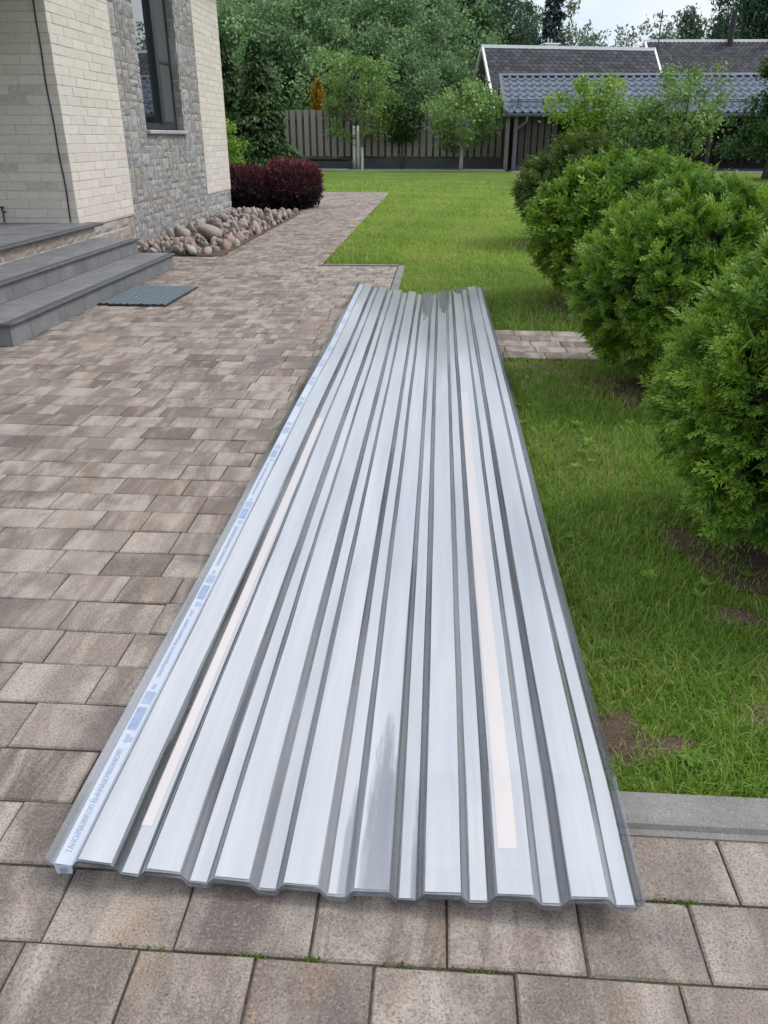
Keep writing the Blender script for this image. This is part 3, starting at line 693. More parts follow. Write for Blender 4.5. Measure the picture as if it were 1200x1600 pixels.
def strip(name, x0f, x1f, pz, y0, y1, mat, dz=.0011, ny=None, parent=None, ragged=0, nx=3):
    """thin film ribbon lying on a flat; x0f / x1f give the edges at a depth y"""
    ys = np.linspace(y0, y1, ny) if ny else np.unique(np.concatenate([[y0, y1], YS[(YS > y0+.004) & (YS < y1-.004)]])); V = []
    for j, yv in enumerate(ys):
        a, b_ = x0f(yv), x1f(yv)
        for q in range(nx+1):
            X = a+(b_-a)*q/nx; yy = yv
            if j == len(ys)-1 and ragged: yy += random.uniform(-ragged, ragged)
            V.append((X, yy+sk(X), lift(X, min(max(yy, YA), YB))+pz+TOPZ+dz))
    k = nx+1; F = [(j*k+q, j*k+q+1, (j+1)*k+q+1, (j+1)*k+q) for j in range(len(ys)-1) for q in range(nx)]
    V = np.array(V); n = len(V); V = np.concatenate([V, V-np.array([0, 0, .0006])]); F = np.array(F)
    rim = [(j*k, (j+1)*k, n+(j+1)*k, n+j*k) for j in range(len(ys)-1)]+[((j+1)*k+nx, j*k+nx, n+j*k+nx, n+(j+1)*k+nx) for j in range(len(ys)-1)]+[(q+1, q, n+q, n+q+1) for q in range(nx)]
    return ob(name, npmesh(name, V, np.concatenate([F, F[:, ::-1]+n, np.array(rim)]), [mat]), parent or SH[-1])
def cl(a, b, t): t = max(0, min(1, t)); t = t*t*(3-2*t); return a+(b-a)*t
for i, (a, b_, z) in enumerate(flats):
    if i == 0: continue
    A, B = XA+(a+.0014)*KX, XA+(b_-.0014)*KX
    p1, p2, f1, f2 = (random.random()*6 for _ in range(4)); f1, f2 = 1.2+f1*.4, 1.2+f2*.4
    strip('film_sheen_strip', lambda y, A=A, p=p1, f=f1: A+.0007+.0011*math.sin(f*y+p)+.0005*math.sin(3.7*f*y+p), lambda y, B=B, p=p2, f=f2: B-.0007+.0011*math.sin(f*y+p)+.0005*math.sin(4.1*f*y+p), z, YA+.004, YB-.003-random.random()*.01, M_FILM, parent=SH[-1])
# pale pink strips on two of the flats
fa = flats[13]; A, B = XA+fa[0]*KX, XA+fa[1]*KX; wd = B-A
strip('pink_strip', lambda y: A+wd*cl(.12, .02, (y-1.2)/1.6), lambda y: A+wd*cl(.66, .52, (y-1.2)/2.5), fa[2], 1.185, 4.35, M_PINK, .0018)
fa2 = flats[2]; A2, B2 = XA+fa2[0]*KX, XA+fa2[1]*KX
strip('pink_strip', lambda y: A2, lambda y: A2+(B2-A2)*cl(.62, .8, (y-1.2)/2), fa2[2], 1.2, 3.9, M_PINK, .0018)
# printed strip in the first valley, mirrored lettering
fs = flats[0]; S0, S1 = XA+fs[0]*KX-.001, XA+fs[1]*KX+.004
ps = strip('printed_strip', lambda y: S0, lambda y: S1+.002*math.sin(y*9), fs[2], YA+.002, YB-.01, M_STRIP, .0011)
def on_strip(me_pts): return me_pts
def ink_rect(y0, y1, f0, f1, mat=M_INK):
    strip('ink_block', lambda y: S0+(S1-S0)*f0, lambda y: S0+(S1-S0)*f1, fs[2], y0, y1, mat, .0017, 4, ps, nx=1)
def ink_text(txt, y0, y1, f0, f1, mat):
    """lettering seen through the sheet: mirrored, top of the letters to the left, running away to near"""
    cu = bpy.data.curves.new('lettering', 'FONT'); cu.body = txt; cu.size = 1; cu.resolution_u = 2
    to = bpy.data.objects.new('lettering_tmp', cu); COL.objects.link(to); dg = bpy.context.evaluated_depsgraph_get()
    me = bpy.data.meshes.new_from_object(to.evaluated_get(dg)); bpy.data.objects.remove(to); bpy.data.curves.remove(cu)
    n = len(me.vertices); V = np.zeros(n*3, np.float32); me.vertices.foreach_get('co', V); V = V.reshape(-1, 3)
    if n == 0: return
    tx = (V[:, 0]-V[:, 0].min())/np.ptp(V[:, 0]); ty = (V[:, 1]-V[:, 1].min())/np.ptp(V[:, 1])
    Y = y1+(y0-y1)*tx; X = S0+(S1-S0)*(f1+(f0-f1)*ty)
    Z = np.array([lift(a, b_) for a, b_ in zip(X, Y)])+fs[2]+TOPZ+.002
    me.vertices.foreach_set('co', np.stack([X, Y, Z], 1).astype(np.float32).ravel()); me.update(); me.materials.clear(); me.materials.append(mat)
    ob('lettering', me, ps)
y = YA+.03
for rep in range(4):
    if rep % 2 == 0: ink_text('ПРОФИЛИРОВАННЫЙ ПОЛИКАРБОНАТ', y, y+.3, .14, .6, M_INK2); y += .325
    else: ink_text('Профилированный поликарбонат', y, y+.34, .15, .55, M_INK2); y += .36
    ink_rect(y, y+.028, .3, .55, M_INK2); ink_rect(y+.004, y+.02, .6, .78, M_INK2); y += .045
    ink_rect(y, y+.085, .12, .72); y += .1
    ink_rect(y, y+.05, .12, .78, M_INK2); y += .06
    ink_rect(y, y+.022, .3, .55, M_INK2); y += .05
    if y > 3.6: break
for q in range(9): 
    yy = y+.1+q*.42
    if yy < YB-.2: ink_rect(yy, yy+.09, .12, .75, M_INK2); ink_rect(yy+.12, yy+.16, .12, .75, M_INK2)
# folded end of the strip hanging at the near edge
fe = MB(); z0 = lift(S0, YA)+TOPZ
fe.add([(S0, YA-.0015, z0+.001), (S1, YA-.0015, z0+.001), (S1-.002, YA-.004, z0-.02), (S0+.004, YA-.004, z0-.022)], [(0, 1, 2, 3)])
ob('strip_end', fe.mesh('strip_end', M_STRIP), ps)
fe = MB().add([(S0+.012, YA-.0062, z0-.006), (S1-.012, YA-.0062, z0-.005), (S1-.014, YA-.0072, z0-.017), (S0+.014, YA-.0072, z0-.018)], [(0, 1, 2, 3)])
ob('ink_block', fe.mesh('ink_block', M_INK), ps)

# ================================================================== VEGETATION GENERATORS
def rotm(d, up):
    """(n,3,3) frames: columns = side, dir, normal"""
    d = d/np.linalg.norm(d, axis=1, keepdims=True); s = np.cross(d, up); s /= np.linalg.norm(s, axis=1, keepdims=True)+1e-9
    nn = np.cross(s, d); return np.stack([s, d, nn], 2)
def scatter(tV, tF, P, M_, S, tA, rn):
    """copies of a template (verts, faces, attr along it) at P with frames and sizes"""
    n = len(P); k = len(tV); V = np.einsum('nij,kj->nki', M_, tV)*S[:, None, None]+P[:, None, :]
    F = (tF[None]+(np.arange(n)*k)[:, None, None]).reshape(-1, tF.shape[1])
    A = np.clip(rn[:, None]+tA[None], 0, 1)
    return V.reshape(-1, 3), F, A.ravel()
def frond(nt=9, sub=2, wd=.026):
    """flat thuja spray: a stem with alternate side twigs that carry short lobes"""
    V = []; F = []; A = []
    def leaf(p, ang, L, wd, droop, a):
        c, s = math.cos(ang), math.sin(ang); n = len(V)
        def pt(t, o):
            x = p[0]+s*t+c*o; y = p[1]+c*t-s*o; return (x, y, -droop*(x*x*1.2+y*y)+.05*abs(o))
        V.extend([pt(0, 0), pt(L*.5, wd), pt(L, 0), pt(L*.5, -wd)]); F.extend([(n, n+1, n+2), (n, n+2, n+3)]); A.extend([a-.3, a, a+.25, a])
    leaf((0, 0), 0, 1.0, wd, .25, 0)
    for i in range(nt):
        t = .1+.84/nt*i; sd = 1 if i % 2 else -1; L = .52*(1-.55*abs(t-.38)/.6); ang = sd*(.72-.2*t); p = (0, t)
        leaf(p, ang, L, wd, .25, .02)
        for j in range(sub):
            q = .3+.34*j; pp = (p[0]+math.sin(ang)*L*q, p[1]+math.cos(ang)*L*q)
            leaf(pp, ang-sd*.6, L*.42*(1.2-q*.5), wd*.9, .25, .08); leaf(pp, ang+sd*.52, L*.36*(1.2-q*.5), wd*.9, .25, .05)
    return np.array(V), np.array(F), np.array(A)
FAR_FROND = frond(5, 1, .045)
FV, FF, FA = frond(7, 1, .034)
def dirs(n, rs):
    v = rs.normal(0, 1, (n, 3)); return v/np.linalg.norm(v, axis=1, keepdims=True)
def bushnoise(D, seed, amp):
    r2 = np.random.default_rng(seed); o = np.zeros(len(D))
    for f, a in ((2.5, .5), (5, .32), (9, .25)):
        for _ in range(3): o += a*np.sin(D@r2.normal(0, f, 3)+r2.random()*6.28)/1.7
    return 1+amp*o
def globe(name, c, r, rz, n, fs, seed, mat, label, cat='bush', group=None, tmpl=None, amp=.07, flat=.0, tip=0):
    r3 = np.random.default_rng(seed); root = empty(name, (c[0], c[1], 0), 0, label, cat, group)
    core = IVc*bushnoise(IVc, seed, amp)[:, None]*np.array([r, r, rz])*.76+np.array([0, 0, c[2]]); core[:, 2] = np.maximum(core[:, 2], .05)
    ob('branches', npmesh('branches', core, IFc, [M_CORE], smooth=True), root)
    K = n//8; CD = dirs(K, r3); ci = r3.integers(0, K, n); D = CD[ci]+r3.normal(0, 1.15/math.sqrt(K), (n, 3)); D /= np.linalg.norm(D, axis=1, keepdims=True)
    ok = D[:, 2] > -.8; D, ci = D[ok], ci[ok]; cs = r3.uniform(.935, 1.015, K)[ci]; off = np.linalg.norm(D-CD[ci], axis=1)*math.sqrt(K)
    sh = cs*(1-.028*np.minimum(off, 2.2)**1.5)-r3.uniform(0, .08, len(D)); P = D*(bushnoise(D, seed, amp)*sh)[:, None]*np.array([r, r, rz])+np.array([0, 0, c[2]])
    ok = P[:, 2] > .04; P, D, sh, ci = P[ok], D[ok], sh[ok], ci[ok]
    nrm = D/np.array([r, r, rz]); nrm /= np.linalg.norm(nrm, axis=1, keepdims=True)
    cdir = r3.normal(0, .3, (K, 3))[ci]+(D-CD[ci])*math.sqrt(K)*.35
    dr = nrm*.8+cdir+np.array([0, 0, .36])+r3.normal(0, .22, (len(D), 3)); dr[:, 2] += .3*np.maximum(nrm[:, 2], 0)
    upv = nrm*.4+np.array([0, 0, .6])+r3.normal(0, .35, (K, 3))[ci]+r3.normal(0, .25, (len(D), 3))
    clump = .5+.5*np.sin(D@r3.normal(0, 7, 3))*np.sin(D@r3.normal(0, 6, 3)+1)
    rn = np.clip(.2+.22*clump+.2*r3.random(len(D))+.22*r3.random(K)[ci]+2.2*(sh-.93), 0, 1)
    tV, tF, tA = tmpl or (FV, FF, FA)
    V, F, A = scatter(tV, tF, P-dr*fs*.35, rotm(dr, upv), fs*r3.uniform(.65, 1.3, len(D)), tA, rn)
    ob('foliage', npmesh('foliage', V, F, [mat], A), root); return root
IVc, IFc = ico(3)

# thuja globes along the lawn, nearest first
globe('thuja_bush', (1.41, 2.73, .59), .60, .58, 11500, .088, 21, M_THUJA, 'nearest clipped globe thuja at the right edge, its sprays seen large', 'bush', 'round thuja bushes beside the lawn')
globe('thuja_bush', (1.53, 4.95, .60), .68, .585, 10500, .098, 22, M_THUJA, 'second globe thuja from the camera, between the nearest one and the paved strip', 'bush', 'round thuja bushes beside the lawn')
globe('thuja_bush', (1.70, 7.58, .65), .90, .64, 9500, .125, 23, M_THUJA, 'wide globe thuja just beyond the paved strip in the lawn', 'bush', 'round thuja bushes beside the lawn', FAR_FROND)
globe('thuja_bush', (1.98, 12.2, .72), .9, .74, 6000, .15, 24, M_YEW, 'farthest bush of the row, olive green with a looser top', 'bush', 'round thuja bushes beside the lawn', FAR_FROND, amp=.11)

# ---- leaf clouds
LV = np.array([(0, 0, 0), (-.3, .45, .06), (0, 1, -.05), (.3, .45, .06)]); LF = np.array([(0, 1, 2), (0, 2, 3)]); LA = np.array([-.05, 0, .08, 0])
def leaves(P, size, r3, rn, up=.3, droop=0):
    n = len(P); d = r3.normal(0, 1, (n, 3)); d[:, 2] += up-droop; upv = r3.normal(0, .6, (n, 3))+np.array([0, 0, .8])
    return scatter(LV, LF, P, rotm(d, upv), size*r3.uniform(.6, 1.35, n), LA, rn)
def crown_pts(r3, shape, H, base, rad, clumps, per, spread):
    """clump centres filling an irregular crown; shape(t) gives the radius fraction at height fraction t"""
    C_ = []
    ph = r3.random(6)*6.28
    while len(C_) < clumps:
        t = r3.random(); a = r3.random()*6.28; q = math.sqrt(r3.random())
        q = .35+.65*q; rr = rad*shape(t)*(1+.22*math.sin(3*a+ph[0]+4*t)+.15*math.sin(5*a+ph[1]-6*t))
        if r3.random() < .1+.9*shape(t): C_.append((math.cos(a)*rr*q, math.sin(a)*rr*q, base+(H-base)*t))
    C_ = np.array(C_); cid = np.repeat(np.arange(clumps), per); P = C_[cid]+r3.normal(0, spread, (clumps*per, 3))*np.array([1, 1, .8])
    hf = (P[:, 2]-base)/(H-base); out = np.linalg.norm(P[:, :2], axis=1)/rad
    rn = np.clip(.02+.58*r3.random(clumps)[cid]+.22*r3.random(len(P))+.12*hf+.06*out, 0, 1)
    return C_, P, rn
def limbs(mb, r3, C_, H, base, tr, trunk_top, n=14, lean=(0, 0), stems=1):
    for s in range(stems):
        ox = (s-(stems-1)/2)*.17; top = Vector((lean[0], lean[1], trunk_top)); pts = [Vector((ox+.03*math.sin(q*2+s), .04*math.cos(q*3), 0))+(top-Vector((0, 0, 0)))*q for q in (0, .12, .35, .6, .8, 1)]
        mb.tube(pts, [tr*1.35, tr*1.05, tr*.9, tr*.72, tr*.5, tr*.22], 8)
    idx = r3.choice(len(C_), min(n, len(C_)), replace=False)
    for i in idx:
        c = Vector(C_[i]); z0 = base*.75+(min(c.z, trunk_top)-base*.75)*r3.uniform(.15, .6); z0 = max(z0, base*.6); t = z0/trunk_top
        p0 = Vector((lean[0]*t, lean[1]*t, z0)); mid = (p0+c)/2+Vector((0, 0, -.06*(c-p0).length)); k = tr*.55
        mb.tube([p0, p0.lerp(mid, .5), mid, mid.lerp(c, .6), c], [k, k*.8, k*.6, k*.4, k*.15], 5)
def tree(name, loc, label, cat, mat, bark, H, base, rad, shape, clumps, per, spread, size, seed, tr=.1, group=None, up=.3, droop=0, nl=14, stems=1, lean=(0, 0), trunk=.8):
    r3 = np.random.default_rng(seed); root = empty(name, loc, 0, label, cat, group)
    C_, P, rn = crown_pts(r3, shape, H, base, rad, clumps, per, spread)
    white = bark == 'W'
    mb = MB(); limbs(mb, r3, C_, H, base, tr, base+(H-base)*trunk, nl, lean, stems); mb.build('trunk', M_BARK if white else bark, root, True)
    if white:
        for k_ in range(stems):
            ox = (k_-(stems-1)/2)*.17; tt = base+(H-base)*trunk
            MB().tube([(ox+.03*math.sin(q*2+k_)+lean[0]*q, .04*math.cos(q*3)+lean[1]*q, tt*q) for q in (0, .12, .24, .36, .46)], [tr*1.42, tr*1.14, tr*1.06, tr*1.0, tr*.93], 8).build('whitewashed_bark', M_CHALK, root, True)
    V, F, A = leaves(P, size, r3, rn, up, droop); ob('crown', npmesh('crown', V, F, [mat], A), root); return root
rnd_shape = lambda t: max(.15, math.sin(math.pi*min(1, .12+.86*t))**.7)
col_shape = lambda t: max(.12, (1-t)**.45*min(1, .45+2.2*t))
vase = lambda t: max(.15, .35+.65*math.sin(math.pi*(.1+.75*t)))

def conifer(name, loc, label, H, rad, mat, seed, group=None, cat='tree', n=9000, size=.22, droop=.9, base=.35, power=.8, trunk=.1):
    r3 = np.random.default_rng(seed); root = empty(name, loc, 0, label, cat, group)
    MB().tube([(0, 0, 0), (0, 0, H*.3), (.02, 0, H*.7), (0, 0, H*.97)], [trunk*1.2, trunk, trunk*.6, .01], 8).build('trunk', M_BARK, root, True)
    t = r3.random(n)**1.35; nb = int(H*46); bz = np.sort(r3.random(nb)**1.2); ba = r3.random(nb)*6.28; bl_ = r3.uniform(.7, 1.12, nb)
    bi = np.clip(np.searchsorted(bz, t), 0, nb-1); q = r3.random(n)**.6
    L_ = rad*np.maximum(.04, (1-bz[bi])**power)*bl_[bi]; a = ba[bi]+r3.normal(0, .2, n)
    P = np.stack([np.cos(a)*L_*q, np.sin(a)*L_*q, base+(H-base)*bz[bi]-L_*q*q*.35+r3.normal(0, .09, n)], 1)
    d = np.stack([np.cos(a), np.sin(a), -droop*np.ones(n)*q+.15], 1)+r3.normal(0, .35, (n, 3)); upv = r3.normal(0, .5, (n, 3))+np.array([0, 0, 1])
    rn = np.clip(.05+.25*bl_[bi]*r3.random(nb)[bi]*2+.3*r3.random(n)+.35*(q-.5), 0, 1)
    V, F, A = scatter(LV*np.array([.75, 1, 1]), LF, P, rotm(d, upv), size*r3.uniform(.6, 1.4, n), LA*2, rn)
    ob('crown', npmesh('crown', V, F, [mat], A), root); return root

# ================================================================== GARDEN PLANTS
conifer('weeping_conifer', (-8.15, 38.4, 0), 'tall dark conifer with hanging branches and a short bare trunk by the fence', 5.0, 1.65, M_SPRUCE, 31, 'dark conifers by the house', n=26000, size=.23, base=.5, power=.6, trunk=.14)
conifer('weeping_conifer', (-10.0, 39.2, 0), 'tall dark conifer half hidden by the house wall', 5.3, 1.6, M_SPRUCE, 32, 'dark conifers by the house', n=22000, size=.23, base=.4, power=.6, trunk=.14)
conifer('golden_conifer', (-6.45, 45.2, 0), 'orange yellow conical conifer rising over the fence', 4.0, .95, M_GOLD, 33, n=8000, size=.16, droop=-.4, base=.2, power=.6)
tree('lime_shrub', (-7.15, 27.5, 0), 'lime green shrub beside the far corner of the house', 'shrub', M_LIME, M_BARK, 1.95, .1, .62, rnd_shape, 60, 60, .12, .1, 34, .03)
tree('low_shrub', (-5.35, 21.6, 0), 'low spreading mid green shrub behind the burgundy one', 'shrub', M_LIME, M_BARK, .55, .03, 1.0, rnd_shape, 70, 50, .1, .07, 35, .02)
# barberry
r3 = np.random.default_rng(41)
def barberry(loc, rx, ry, rz, n, seed, label, lo):
    r3 = np.random.default_rng(seed); root = empty('barberry_bush', loc, 0, label, 'bush', 'burgundy barberry bushes')
    core = IVc*bushnoise(IVc, seed, .06)[:, None]*np.array([rx, ry, rz])*.82+np.array([0, 0, rz*.95]); core[:, 2] = np.maximum(core[:, 2], .02)
    ob('branches', npmesh('branches', core, IFc, [plain('dark_twigs', (.022, .012, .016), .95)], smooth=True), root)
    D = dirs(n, r3); P = D*(bushnoise(D, seed, .13)*r3.uniform(.78, 1.04, n))[:, None]*np.array([rx, ry, rz])+np.array([0, 0, rz*.95]); ok = P[:, 2] > .03; P, D = P[ok], D[ok]; n = len(P)
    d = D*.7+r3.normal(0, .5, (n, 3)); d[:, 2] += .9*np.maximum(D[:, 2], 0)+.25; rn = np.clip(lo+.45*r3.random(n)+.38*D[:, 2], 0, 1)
    tw = np.array([(0, 0, 0), (-.2, .3, .05), (0, .5, 0), (.2, .35, .05), (-.15, .75, -.05), (0, 1, 0), (.17, .8, .03)]); tf = np.array([(0, 1, 2), (0, 2, 3), (2, 4, 5), (2, 5, 6)])
    V, F, A = scatter(tw, tf, P, rotm(d, r3.normal(0, 1, (n, 3))), .1*r3.uniform(.5, 1.5, n), np.array([-.1, 0, 0, 0, .05, .15, .05]), rn)
    ob('foliage', npmesh('foliage', V, F, [M_BURG], A), root)
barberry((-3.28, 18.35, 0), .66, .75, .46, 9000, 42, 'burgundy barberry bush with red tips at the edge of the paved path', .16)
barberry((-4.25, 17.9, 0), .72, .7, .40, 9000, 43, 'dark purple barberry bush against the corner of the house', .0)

# fruit trees
tree('apple_tree', (-4.1, 41.0, 0), 'airy fruit tree with pale limewashed twin trunks before the fence', 'tree', M_APPLE, 'W', 4.85, 1.35, 1.75, vase, 85, 60, .19, .15, 51, .066, 'fruit trees on the lawn', nl=22, stems=2)
tree('apple_tree', (-1.95, 42.3, 0), 'small dense fruit tree close to the fence between two larger ones', 'tree', M_DARKLEAF, M_BARK, 3.55, 1.3, .95, rnd_shape, 55, 60, .16, .15, 52, .05, 'fruit trees on the lawn', nl=12)
tree('apple_tree', (.95, 40.5, 0), 'round headed fruit tree with a pale forked trunk left of the carport', 'tree', M_APPLE, M_LBARK, 3.55, 1.05, 1.7, vase, 85, 62, .2, .16, 53, .085, 'fruit trees on the lawn', nl=22)
tree('apple_tree', (5.05, 30.0, 0), 'yellow green topped fruit tree in front of the carport roof', 'tree', M_LIME, M_BARK, 3.1, .9, 1.25, vase, 80, 62, .16, .13, 54, .06, 'fruit trees on the lawn', nl=16)
tree('apple_tree', (6.3, 29.0, 0), 'low broad fruit tree between the yellow green one and the upright one', 'tree', M_APPLE, M_LBARK, 2.6, .7, 1.1, rnd_shape, 70, 62, .16, .13, 55, .05, 'fruit trees on the lawn', nl=14)
tree('apple_tree', (7.75, 28.5, 0), 'open fruit tree with upright shoots and a whitened trunk before the carport', 'tree', M_APPLE, 'W', 3.35, .85, 1.2, vase, 70, 55, .15, .13, 56, .06, 'fruit trees on the lawn', nl=20)
tree('shade_tree', (12.3, 33.0, 0), 'dark layered broadleaf tree with a crooked trunk at the right edge', 'tree', M_DARKLEAF, M_BARK, 4.3, .75, 1.95, lambda t: max(.25, (1-t)**.6*(.75+.25*math.sin(t*25))), 120, 75, .17, .15, 57, .11, nl=22, lean=(.25, 0))

# ================================================================== FENCE, BENCH, CARPORT
FEN = empty('slat_fence', (-14, 42.6, 0), 0, 'brown grey vertical slat fence on a dark plinth behind the lawn', 'fence')
fb = lambda mb, n, mt: ob(n, mb.mesh(n, mt), FEN)
sm = MB().box(-.115, .115, -.02, .02, .55, 2.62, .004).mesh('slat', M_SLAT)
for i in range(50): ob('slat', sm, FEN, (.17+.34*i, random.uniform(-.004, .004), random.uniform(-.006, .006)))
fb(MB().box(0, 17, .03, .08, .75, .87).box(0, 17, .03, .08, 2.2, 2.32), 'rail', M_FPLINTH)
fb(MB().box(0, 17, -.06, .1, 0, .5), 'plinth', M_FPLINTH)
for i in range(7): fb(MB().box(.3+2.7*i, .38+2.7*i, .085, .165, 0, 2.6), 'post', M_FPLINTH)
sb_ = MB().box(-.115, .115, -.02, .02, .55, 2.6, .004).mesh('slat', M_BACKSLAT)
for i in range(50): ob('slat', sb_, FEN, (.34+.34*i, .14, 0))  # dark rear row added so the gaps look shadowed

BEN = empty('garden_bench', (-5.25, 40.6, 0), 0, 'low black bench on a pale slab before the fence', 'bench')
for i in range(3): MB().box(-1.05, 1.05, -.22+.15*i, -.09+.15*i, .46, .5, .006).build('seat_slat', M_BLACK, BEN)
for sx in (-1, 1): MB().box(sx*.97-.04, sx*.97+.04, -.2, .22, 0, .46).build('leg', M_BLACK, BEN)
MB().box(-1.02, 1.02, -.02, .02, .38, .455).build('rail', M_BLACK, BEN)
SLB = tag(MB().box(-6.5, -4.4, 40.26, 41.0, -.05, .05, .01).build('paving_slab', M_PALE), 'pale flat slab on the grass under the low bench', 'slab')
STK = tag(MB().tube([(-3.78, 40.85, 0), (-3.77, 40.85, .5), (-3.78, 40.86, .98)], [.07, .068, .06], 8).build('white_stake', M_CHALK), 'short whitewashed stake beside the twin trunked fruit tree', 'stake')

CAR = empty('carport', (2.9, 40, 0), R(2.0), 'long dark timber carport with blue grey metal tile roof', 'carport')
cb_ = lambda mb, n, mt, smooth=False, par=CAR: ob(n, mb.mesh(n, mt, smooth), par)
LNG = 21.0; RISE, RUN = 1.66, 3.15; EZ = 2.42
sl_len = math.hypot(RISE, RUN); nrow = 7; nwx = int(LNG/.365)
# metal tile roof: each tile row is a wavy sheet stepped over the next
def tilerow(k):
    t0, t1 = k/nrow, (k+1)/nrow; V = []; n = nwx*8
    for tt, st_ in ((t0-.0, .055), (t0+.004, .055), (t1+.01, .0)):
        for i in range(n+1):
            xx = LNG*i/n; wv = .045*math.cos(2*math.pi*i/8)+.018*math.cos(4*math.pi*i/8)
            V.append((xx, -.05+RUN*tt-(.02 if st_ else 0)*0, EZ+RISE*tt+wv+st_))
    V0 = [(v[0], v[1]+.002, v[2]-.06) for v in V[:n+1]]
    V = V0+V; F = [(r_*(n+1)+i, r_*(n+1)+i+1, (r_+1)*(n+1)+i+1, (r_+1)*(n+1)+i) for r_ in range(3) for i in range(n)]
    return MB().add(V, F)
for k in range(nrow): cb_(tilerow(k), 'tile_row', M_MTILE, True)
cb_(MB().prism([(RUN-.2, EZ+RISE+.0), (RUN-.02, EZ+RISE+.11), (RUN+.12, EZ+RISE+.11), (RUN+.3, EZ+RISE)], 'x', -.06, LNG), 'ridge_cap', M_MTRIM)
cb_(MB().add([(0, RUN, EZ+RISE), (LNG, RUN, EZ+RISE), (LNG, RUN*2, EZ), (0, RUN*2, EZ)], [(0, 1, 2, 3)]).add([(0, 0, EZ-.03), (LNG, 0, EZ-.03), (LNG, RUN, EZ+RISE-.06), (0, RUN, EZ+RISE-.06)], [(0, 1, 2, 3)]), 'roof_deck', M_DARKWOOD)
vg = MB()
vg.add([(-.14, -.08, EZ-.12), (.0, -.08, EZ-.12), (.0, -.08, EZ+.12), (-.14, -.08, EZ+.12), (-.14, RUN, EZ+RISE-.12), (0, RUN, EZ+RISE-.12), (0, RUN, EZ+RISE+.12), (-.14, RUN, EZ+RISE+.12)], [(0, 1, 2, 3), (4, 7, 6, 5), (0, 3, 7, 4), (1, 5, 6, 2), (3, 2, 6, 7), (0, 4, 5, 1)])
cb_(vg, 'verge_trim', M_MTRIM)
cb_(MB().prism([(-.2, EZ-.02), (-.2, EZ-.1), (-.17, EZ-.16), (-.08, EZ-.16), (-.05, EZ-.1), (-.05, EZ-.02)], 'x', -.05, LNG), 'gutter', M_MTRIM)
cb_(MB().tube([(.95, -.12, EZ-.14), (.95, -.1, EZ-.35), (.6, .1, EZ-.62), (.5, .12, EZ-.8), (.5, .12, .1), (.46, -.05, .06)], .055, 8), 'downpipe', M_MTRIM, True)
sg = cb_(MB().tube([(.2, .62, EZ+.55), (LNG, .62, EZ+.55)], .022, 6).tube([(.2, .62, EZ+.46), (LNG, .62, EZ+.46)], .018, 6), 'snow_guard', M_MTRIM)
for i in range(18): kid(MB().box(.55+1.15*i, .6+1.15*i, .55, .7, EZ+.3, EZ+.6), 'bracket', M_MTRIM, sg)
for i, xx in enumerate((.12, .5, 5.6, 9.4, 13.2, 17)): cb_(MB().box(xx-.09, xx+.09, .1, .28, 0, EZ), 'post', M_BACKSLAT if i < 2 else M_DARKWOOD)
wp = MB().box(-.12, .12, -.02, .02, .25, EZ+.2, .004).mesh('wall_slat', M_DARKSLAT)
for i in range(6): ob('wall_slat', wp, CAR, (.8+.3*i, .34, 0))
wp2 = MB().box(-.13, .13, -.02, .02, .2, EZ+1.4, .004).mesh('wall_slat', M_DARKWOOD)
for i in range(56): ob('wall_slat', wp2, CAR, (.3+.34*i, RUN*1.9, 0))
cb_(MB().box(0.6, 2.6, .36, .42, 0, .25), 'base_board', M_FPLINTH)
cb_(MB().box(.2, .26, .45, RUN*1.88, 0, EZ), 'end_wall', M_DARKWOOD)
cb_(MB().box(.1, LNG, RUN*1.93, RUN*1.97, 0, EZ+.05), 'back_wall', M_DARKWOOD)
cb_(MB().box(0.3, LNG, .2, RUN*1.9, -.05, .04), 'floor_slab', M_FPLINTH)
tag(MB().tube([(9.55, 41.1, .05), (9.95, 42.2, 2.1)], .03, 6).build('garden_pole', M_LBARK), 'thin pole leaning in the dark of the carport', 'pole')
pot = MB(); prof = [(.14, 0), (.17, .1), (.21, .3), (.24, .31), (.24, .38), (.2, .38), (.19, .3), (.0, .28)]
for j in range(len(prof)-1): pot.add([(prof[j+e][0]*math.cos(a), prof[j+e][0]*math.sin(a), prof[j+e][1]) for e in (0, 1) for a in np.linspace(0, 2*math.pi, 13)[:-1]], [(i, (i+1) % 12, 12+(i+1) % 12, 12+i) for i in range(12)])
tag(pot.build('plant_pot', M_TERRA, loc=(8.95, 33.5, 0), scale=(1.2, 1.2, 1.6)), 'terracotta pot on the grass behind the thuja bushes', 'pot')

